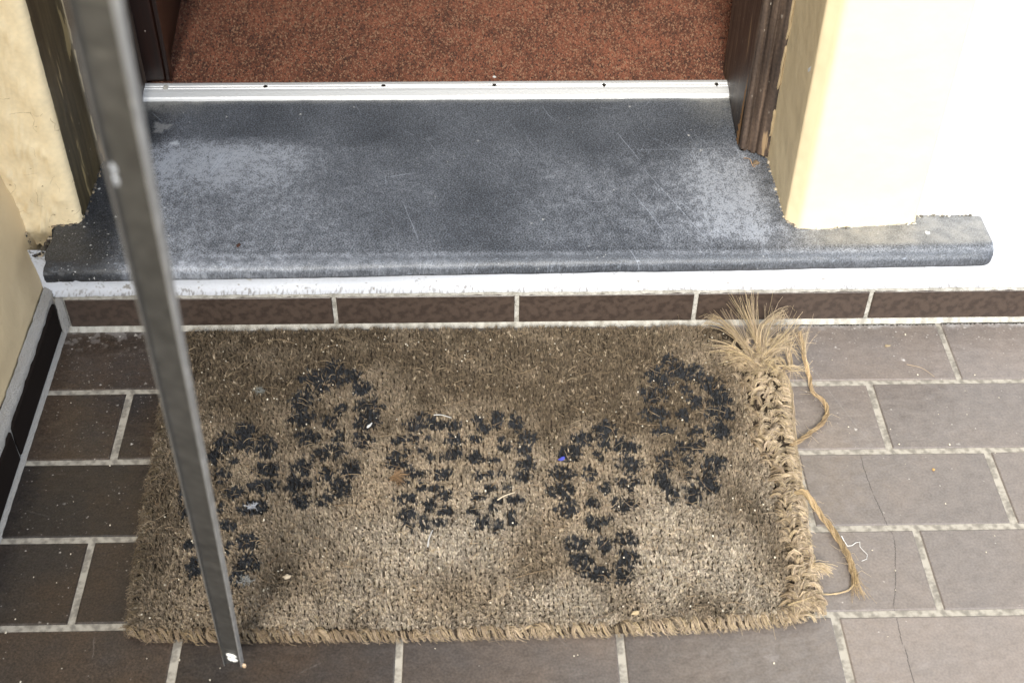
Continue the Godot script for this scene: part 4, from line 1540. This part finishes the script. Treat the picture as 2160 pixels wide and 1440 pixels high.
	var c1 := curve([0.9285, 0.036, 0.0615, 0.9291, 0.028, 0.0862, 0.9300, 0.020, 0.1059, 0.9342, 0.009, 0.1208, 0.934, 0.006, 0.1473, 0.9458, 0.006, 0.1652, 0.9468, 0.006, 0.1827, 0.9386, 0.006, 0.2015, 0.9212, 0.007, 0.2191, 0.8994, 0.011, 0.2391, 0.8844, 0.014, 0.2514], 34)
	rope(b, c1, 0.0030, cord)
	var top := c1.slice(0, 8)
	top.reverse()
	bundle(b, top, 55, 0.0022, pale, 0.018, 0.00024)
	for k in 26:
		var j := rng.randi_range(8, 32)
		var at: Vector3 = c1[j]
		var an := rng.randf() * TAU
		var l := rng.randf_range(0.008, 0.022)
		b.fibre([at, at + Vector3(cos(an) * l * 0.5, 0.003, sin(an) * l * 0.5), at + Vector3(cos(an + 0.6) * l, 0.001, sin(an + 0.6) * l)], 0.00025, 0.00014, pale)
	obj("loose_cord", b, M.fibre, mt).set_meta("label", "short loose jute cord looping out from the upper right edge")
	b = Buf.new()
	var c2 := curve([0.8711, 0.018, 0.3357, 0.8854, 0.018, 0.3321, 0.8941, 0.013, 0.3426, 0.9023, 0.008, 0.3589, 0.9115, 0.006, 0.3782, 0.9199, 0.006, 0.4044, 0.9246, 0.006, 0.4257, 0.9258, 0.0055, 0.4472, 0.9244, 0.005, 0.4603], 26)
	rope(b, c2, 0.0042, cord)
	var tail := [c2[20], c2[22], c2[24], c2[26], c2[26] + Vector3(0.001, -0.002, 0.010), c2[26] + Vector3(0.002, -0.0035, 0.020)]
	bundle(b, tail, 46, 0.003, cord * 1.05, 0.012, 0.00025)
	for k in 30:
		var j := rng.randi_range(2, 24)
		var at: Vector3 = c2[j]
		var an := rng.randf() * TAU
		var l := rng.randf_range(0.006, 0.02)
		b.fibre([at, at + Vector3(cos(an) * l * 0.5, 0.003, sin(an) * l * 0.5), at + Vector3(cos(an + 0.6) * l, 0.0005, sin(an + 0.6) * l)], 0.00025, 0.00014, pale)
	obj("loose_cord", b, M.fibre, mt).set_meta("label", "thicker loose jute cord lying on the tiles at the lower right")
	b = Buf.new()
	bundle(b, curve([0.9222, 0.006, 0.4629, 0.9148, 0.003, 0.4687, 0.9003, 0.002, 0.4724, 0.8858, 0.003, 0.4742, 0.8748, 0.016, 0.4839, 0.8566, 0.0235, 0.4951, 0.8346, 0.022, 0.5019], 20), 14, 0.0009, pale * 1.25, 0.0005, 0.00026, 0.7)
	bundle(b, curve([0.8700, 0.014, 0.447, 0.884, 0.017, 0.4443, 0.894, 0.010, 0.448], 6), 90, 0.005, pale * 1.05, 0.008, 0.00026)
	obj("loose_string", b, M.fibre, mt).set_meta("label", "thin pale string and tuft at the lower right edge")


# ---------------------------------------------------------------- the metal bar in front
func build_bar() -> void:
	var foot := Vector3(0.2130, 0.0115, 0.5612)
	var head := Vector3(0.3347, 1.0124, 0.9079)
	var ax := (head - foot).normalized()
	var length := 1.35
	var t := thing("metal_bar", "grey metal channel bar leaning up past the left side of the mat", "metal bar", foot)
	# axes: x across the web, y along the bar, z out of the open side
	var back := (Vector3(0.08, 0.2, 1.0) - ax * ax.dot(Vector3(0.08, 0.2, 1.0))).normalized()
	var across := ax.cross(back).normalized()
	back = back.rotated(ax, deg_to_rad(BAR_TURN))
	across = across.rotated(ax, deg_to_rad(BAR_TURN))
	t.basis = Basis(across, ax, back)
	var b := Buf.new()
	# outline of the channel in the x-z plane, flanges towards +z
	var w := 0.0116
	var dl := 0.0045
	var d := 0.0075
	var th := 0.0016
	var o := [Vector2(-w, 0.0008), Vector2(-w, dl - 0.0004), Vector2(-w + 0.0004, dl), Vector2(-w + th - 0.0004, dl), Vector2(-w + th, dl - 0.0004), Vector2(-w + th, th + 0.001), Vector2(-w + th + 0.001, th), Vector2(w - th - 0.001, th), Vector2(w - th, th + 0.001), Vector2(w - th, d - 0.0004), Vector2(w - th + 0.0004, d), Vector2(w - 0.0004, d), Vector2(w, d - 0.0004), Vector2(w, 0.0008), Vector2(w - 0.0008, 0), Vector2(-w + 0.0008, 0)]
	var n := o.size()
	var seg := 24
	for k in n:
		var a: Vector2 = o[k]
		var c: Vector2 = o[(k + 1) % n]
		var nn := Vector3(c.y - a.y, 0, -(c.x - a.x))
		# worn lips, with edge highlights and the shaded crease painted into the tint
		var tint := Color(0.19, 0.19, 0.185)
		if k in [10, 11, 12]:
			tint = Color(0.85, 0.87, 0.89)
		elif k in [1, 2, 3]:
			tint = Color(0.48, 0.48, 0.48)
		elif k in [0, 13]:
			tint = Color(0.21, 0.205, 0.215)
		elif k in [8, 9]:
			tint = Color(0.15, 0.15, 0.155)
		for s in seg:
			var y0 := length * s / seg
			var cut_a := 0.033 * (a.x + w) / (2.0 * w) if s == 0 else 0.0
			var cut_c := 0.033 * (c.x + w) / (2.0 * w) if s == 0 else 0.0
			var y1 := length * (s + 1) / seg
			var u0 := float(k) / n
			var u1 := float(k + 1) / n
			b.quad(Vector3(a.x, y0 + cut_a, a.y), Vector3(c.x, y0 + cut_c, c.y), Vector3(c.x, y1, c.y), Vector3(a.x, y1, a.y), nn * -1.0, tint, Vector2(u0, y0), Vector2(u1, y0), Vector2(u1, y1), Vector2(u0, y1))
	for e in [[0, 5, 1, 1], [6, 7, 1, 1]]:
		pass
	for yy in [0.0, length]:
		var up := Vector3(0, -1 if yy == 0.0 else 1, 0)
		var q := func(x: float, z: float) -> Vector3:
			return Vector3(x, yy + (0.033 * (x + w) / (2.0 * w) if yy == 0.0 else 0.0), z)
		b.quad(q.call(-w, 0.0), q.call(w, 0.0), q.call(w, th), q.call(-w, th), up)
		b.quad(q.call(-w, th), q.call(-w + th, th), q.call(-w + th, dl), q.call(-w, dl), up)
		b.quad(q.call(w - th, th), q.call(w, th), q.call(w, d), q.call(w - th, d), up)
	obj("channel", b, M.bar, t)
	# two white caps near the foot
	for k in 2:
		b = Buf.new()
		var c0 := Vector3(-0.0012 + 0.0006 * k, 0.047 - k * 0.0150, th)
		var pts := []
		for r in 5:
			var a := PI / 2 * r / 4.0
			for s in 17:
				var an := TAU * s / 16.0
				pts.append(c0 + Vector3(cos(an) * 0.0062 * cos(a), sin(an) * 0.0062 * cos(a), 0.0026 * sin(a)))
		b.sheet(pts, 5, 17, Vector3(0, 0, 1))
		obj("cap", b, M.cap, t)
	# blob of white paint on the left lip, high up
	b = Buf.new()
	for k in 2:
		var pts := []
		for r in 4:
			var a := PI / 2 * r / 3.0
			for s in 13:
				var an := TAU * s / 12.0
				pts.append(Vector3(-w + 0.0024 + cos(an) * 0.0024 * cos(a), 0.948 - 0.009 * k + sin(an) * (0.0055 - 0.001 * k) * cos(a), th + 0.0008 * sin(a)))
		b.sheet(pts, 4, 13, Vector3(0, 0, 1))
	obj("paint_blob", b, std(rgb8(176, 178, 180), 0.6), t)
	# splinter of pale wood caught at the lower corner
	b = Buf.new()
	b.box(Vector3(w + 0.0015, 0.029, d - 0.003), Vector3(0.004, 0.009, 0.003), 0.0008)
	obj("splinter", b, std(rgb8(200, 172, 140), 0.8), t)


const BAR_TURN := -16.0


# ---------------------------------------------------------------- bits that lie about
func flake(called: String, label: String, category: String, at: Vector3, size: Vector3, col: Color, turn: float, sd: int, group := "") -> void:
	# a small crumpled flake: an uneven disc with thickness
	var g := RandomNumberGenerator.new()
	g.seed = sd
	var b := Buf.new()
	var n := 9
	var top := []
	var low := []
	for k in n:
		var a := TAU * k / n
		var r := g.randf_range(0.7, 1.1)
		var y := g.randf_range(0.2, 1.0)
		top.append(Vector3(cos(a) * size.x * 0.5 * r, size.y * y, sin(a) * size.z * 0.5 * r))
		low.append(Vector3(cos(a) * size.x * 0.47 * r, size.y * (y - 0.6) * 0.3, sin(a) * size.z * 0.47 * r))
	var ct := Vector3(0, size.y, 0)
	for k in n:
		var j := (k + 1) % n
		b.tri3(ct, top[k], top[j], Vector3.UP)
		b.quad(top[k], top[j], low[j], low[k], top[k] * Vector3(1, 0, 1))
		b.tri3(Vector3.ZERO, low[k], low[j], Vector3.DOWN)
	var o := obj(called, b, std(col.darkened(0.12), 0.8))
	o.scale = Vector3(0.85, 0.75, 0.85)
	tag(o, label, category, group)
	o.position = at
	o.rotation.y = turn


func fluff(label: String, at: Vector3, size: float, col: Color, sd: int) -> void:
	rng.seed = sd
	var b := Buf.new()
	for k in 26:
		var p := []
		var q := Vector3(rng.randf_range(-1, 1), 0.25, rng.randf_range(-0.7, 0.7)) * size * 0.35
		var an := rng.randf() * TAU
		for j in 6:
			p.append(q)
			q += Vector3(cos(an), rng.randf_range(-0.3, 0.5), sin(an)) * size * 0.11
			q.y = clampf(q.y, 0.0, size * 0.4)
			an += rng.randf_range(-1.2, 1.2)
		b.fibre(p, 0.00042, 0.0002, col * rng.randf_range(0.7, 1.1))
	var o := obj("fluff", b, M.fibre)
	tag(o, label, "fluff")
	o.position = at


func straw(called: String, label: String, category: String, p: Array, r: float, col: Color) -> void:
	var b := Buf.new()
	var at := Vector3(p[0], p[1], p[2])
	var q := []
	for e in curve(p, 10):
		q.append(e - at)
	b.fibre(q, r, r * 0.6, col, 5)
	var o := obj(called, b, M.fibre)
	tag(o, label, category)
	o.position = at


func build_bits() -> void:
	var white := rgb8(226, 224, 218)
	var top := PILE_Y + 0.0002
	flake("plastic_scrap", "small blue plastic scrap on the mat between the middle shoe prints", "scrap", Vector3(0.5886, top, 0.2732), Vector3(0.013, 0.003, 0.006), rgb8(74, 80, 178), 0.5, 1)
	fluff("grey tuft of fluff on the mat near its rear left", Vector3(0.1942, top, 0.1467), 0.0140, Color(0.23, 0.23, 0.20), 2)
	flake("feather", "little white feather on the second shoe print from the left", "feather", Vector3(0.3434, top, 0.211), Vector3(0.0045, 0.002, 0.013), white, -0.6, 3)
	fluff("white fluff caught on the left shoe print", Vector3(0.2064, top, 0.3447), 0.0130, Color(0.42, 0.43, 0.46), 4)
	fluff("white thread fluff near the front left of the mat", Vector3(0.2131, top, 0.454), 0.0150, Color(0.32, 0.32, 0.30), 5)
	flake("seed_husk", "pale seed husk on the mat near its front left", "seed husk", Vector3(0.2596, top, 0.4495), Vector3(0.012, 0.004, 0.007), rgb8(204, 186, 158), 0.2, 6)
	flake("seed_husk", "pale nub on the mat near the middle of the front edge", "seed husk", Vector3(0.6594, top, 0.5074), Vector3(0.012, 0.004, 0.006), rgb8(192, 170, 132), 0.1, 7)
	flake("paint_flake", "square white paint flake on the stone step below the right pilaster", "paint flake", Vector3(1.093, SILL_Y - 0.0005, 0.0009), Vector3(0.009, 0.0022, 0.009), white, 0.4, 8)
	flake("paint_flake", "white paint flake on the red carpet above the threshold", "paint flake", Vector3(0.5147, 0.1655, -0.3836), Vector3(0.007, 0.002, 0.005), white, 0.2, 9)
	flake("leaf_scrap", "curled brown leaf scrap on the stone step beside the bar", "leaf", Vector3(0.169, SILL_Y, 0.015), Vector3(0.006, 0.003, 0.011), rgb8(74, 44, 32), -0.5, 10)
	flake("twig", "short pale twig on the tile right of the frayed corner", "twig", Vector3(1.0588, 0.0005, 0.0544), Vector3(0.011, 0.003, 0.005), rgb8(168, 150, 118), 0.1, 11)
	flake("seed", "yellow seed on the tiles at the right", "seed", Vector3(1.064, 0.0005, 0.2836), Vector3(0.005, 0.003, 0.0045), rgb8(206, 160, 96), 0.0, 12)
	flake("mortar_crumb", "pale crumb of mortar under the foot of the door leaf", "mortar", Vector3(0.016, SILL_Y + 0.0096, -0.3515), Vector3(0.010, 0.006, 0.012), rgb8(190, 184, 172), 0.0, 13)
	flake("mortar_crumb", "white chipped lump at the left end of the stone step", "mortar", Vector3(-0.0745, 0.137, 0.052), Vector3(0.009, 0.012, 0.010), rgb8(222, 220, 214), 0.0, 14)
	flake("dust_lump", "tan lump of dirt on the step at the foot of the right door post", "dirt", Vector3(0.886, SILL_Y, -0.160), Vector3(0.014, 0.006, 0.010), rgb8(132, 112, 88), 0.3, 15)
	straw("straw", "white straw on the mat in front of the middle shoe prints", "straw", [0.4220, top, 0.408, 0.4235, top + 0.002, 0.397, 0.4275, top + 0.001, 0.384], 0.0010, Color(0.46, 0.44, 0.41))
	straw("straw", "white straw across the top of the third shoe print", "straw", [0.4260, top, 0.1935, 0.436, top + 0.002, 0.1955, 0.449, top + 0.001, 0.2000], 0.0009, Color(0.46, 0.44, 0.40))
	straw("straw", "pale straw on the fourth shoe print", "straw", [0.506, top, 0.338, 0.515, top + 0.002, 0.333, 0.5275, top + 0.001, 0.327], 0.0010, Color(0.50, 0.41, 0.29))
	straw("thread", "thin white thread crossing the loose cord on the tiles", "thread", [0.9200, 0.0125, 0.3962, 0.9284, 0.003, 0.4051, 0.9433, 0.002, 0.3960, 0.9426, 0.0015, 0.4067, 0.9489, 0.0015, 0.4147, 0.9465, 0.0015, 0.4231, 0.9402, 0.0015, 0.4258], 0.0005, Color(0.7, 0.68, 0.64))
	straw("fibre_curl", "curled orange fibre on the step at the foot of the right door post", "fibre", [0.870, SILL_Y + 0.001, -0.172, 0.876, SILL_Y + 0.008, -0.160, 0.880, SILL_Y + 0.002, -0.150, 0.884, SILL_Y + 0.002, -0.152], 0.0006, Color(0.42, 0.25, 0.12))
	straw("coir_hair", "single coir hair lying on the right hand tiles", "fibre", [1.0765, 0.0008, 0.0915, 1.095, 0.0025, 0.101, 1.109, 0.0008, 0.1165], 0.0004, Color(0.45, 0.34, 0.22))
	# clump of longer brown coir pulled out of the pile
	var t := thing("coir_clump", "clump of orange brown coir pulled up beside the third shoe print", "coir clump", Vector3(0.3773, 0.0, 0.2985))
	var b := Buf.new()
	rng.seed = 67
	for k in 60:
		var a := rng.randf_range(-1.2, 1.4)
		var l := rng.randf_range(0.008, 0.022)
		var y := PILE_Y - 0.004
		b.fibre([Vector3(rng.randf_range(-0.006, 0.004), y, rng.randf_range(-0.006, 0.006)), Vector3(cos(a) * l * 0.5, y + 0.007, -sin(a) * l * 0.5), Vector3(cos(a) * l, y + 0.004, -sin(a) * l)], 0.0003, 0.00016, Color(0.27, 0.165, 0.085) * rng.randf_range(0.3, 1.4))
	obj("fibres", b, M.fibre, t)
	# crumbs too small and too many to count
	b = Buf.new()
	rng.seed = 68
	for k in 420:
		var on_mat := k % 3 != 0
		var x := rng.randf_range(0.1, 0.84) if on_mat else rng.randf_range(-0.08, 1.25)
		var z := rng.randf_range(0.04, 0.51) if on_mat else rng.randf_range(0.012, 0.62)
		if not on_mat and x > 0.06 and x < 0.91 and z < 0.535:
			continue
		var s := rng.randf_range(0.0008, 0.0021)
		b.box(Vector3(x, (PILE_Y if on_mat else 0.0) + s * 0.3, z), Vector3(s, s * 0.7, s * rng.randf_range(0.7, 1.6)), s * 0.25, Color(0.55, 0.49, 0.38) * rng.randf_range(0.6, 1.3))
	var cr := obj("crumbs", b, M.fibre)
	tag(cr, "tiny pale crumbs and grit scattered over mat and tiles", "crumbs", "", "stuff")


# ----------------------------------------------------------------
func _ready() -> void:
	var cam := Camera3D.new()
	cam.name = "camera"
	add_child(cam)
	cam.transform = Transform3D(Basis(Vector3(0.9996, 0.0104, 0.0270), Vector3(0.0110, 0.7265, -0.6871), Vector3(-0.0267, 0.6871, 0.7261)).orthonormalized(), Vector3(0.4827, 1.2738, 1.3821))
	var at := CameraAttributesPhysical.new()
	at.frustum_focal_length = 46.52
	at.frustum_focus_distance = 1.74
	at.frustum_near = 0.05
	at.frustum_far = 400.0
	at.exposure_aperture = 7.1
	cam.attributes = at
	cam.current = true

	var sky := ProceduralSkyMaterial.new()
	sky.sky_top_color = Color(0.65, 0.69, 0.75)
	sky.sky_horizon_color = Color(0.74, 0.76, 0.78)
	sky.sky_curve = 0.2
	sky.ground_bottom_color = Color(0.30, 0.29, 0.28)
	sky.ground_horizon_color = Color(0.55, 0.55, 0.55)
	var sk := Sky.new()
	sk.sky_material = sky
	var env := Environment.new()
	env.background_mode = Environment.BG_SKY
	env.sky = sk
	env.tonemap_mode = Environment.TONE_MAPPER_LINEAR
	env.tonemap_exposure = 3.75
	env.sdfgi_enabled = true
	env.ssao_enabled = true
	env.ssil_enabled = true
	var we := WorldEnvironment.new()
	we.environment = env
	we.name = "world"
	add_child(we)
	var sun := DirectionalLight3D.new()
	sun.name = "sun"
	sun.light_energy = 0.5
	sun.light_angular_distance = 16.0
	sun.light_color = Color(1.0, 0.985, 0.96)
	sun.shadow_enabled = true
	add_child(sun)
	sun.look_at_from_position(Vector3(-0.28, 2.0, 2.5), Vector3.ZERO, Vector3.UP)

	rough.seed = 5
	rough.noise_type = FastNoiseLite.TYPE_SIMPLEX_SMOOTH
	rough.frequency = 1.0
	rough.fractal_type = FastNoiseLite.FRACTAL_NONE
	make_materials()
	build_floor()
	build_walls()
	build_step()
	build_entry()
	build_mat()
	build_bar()
	build_bits()
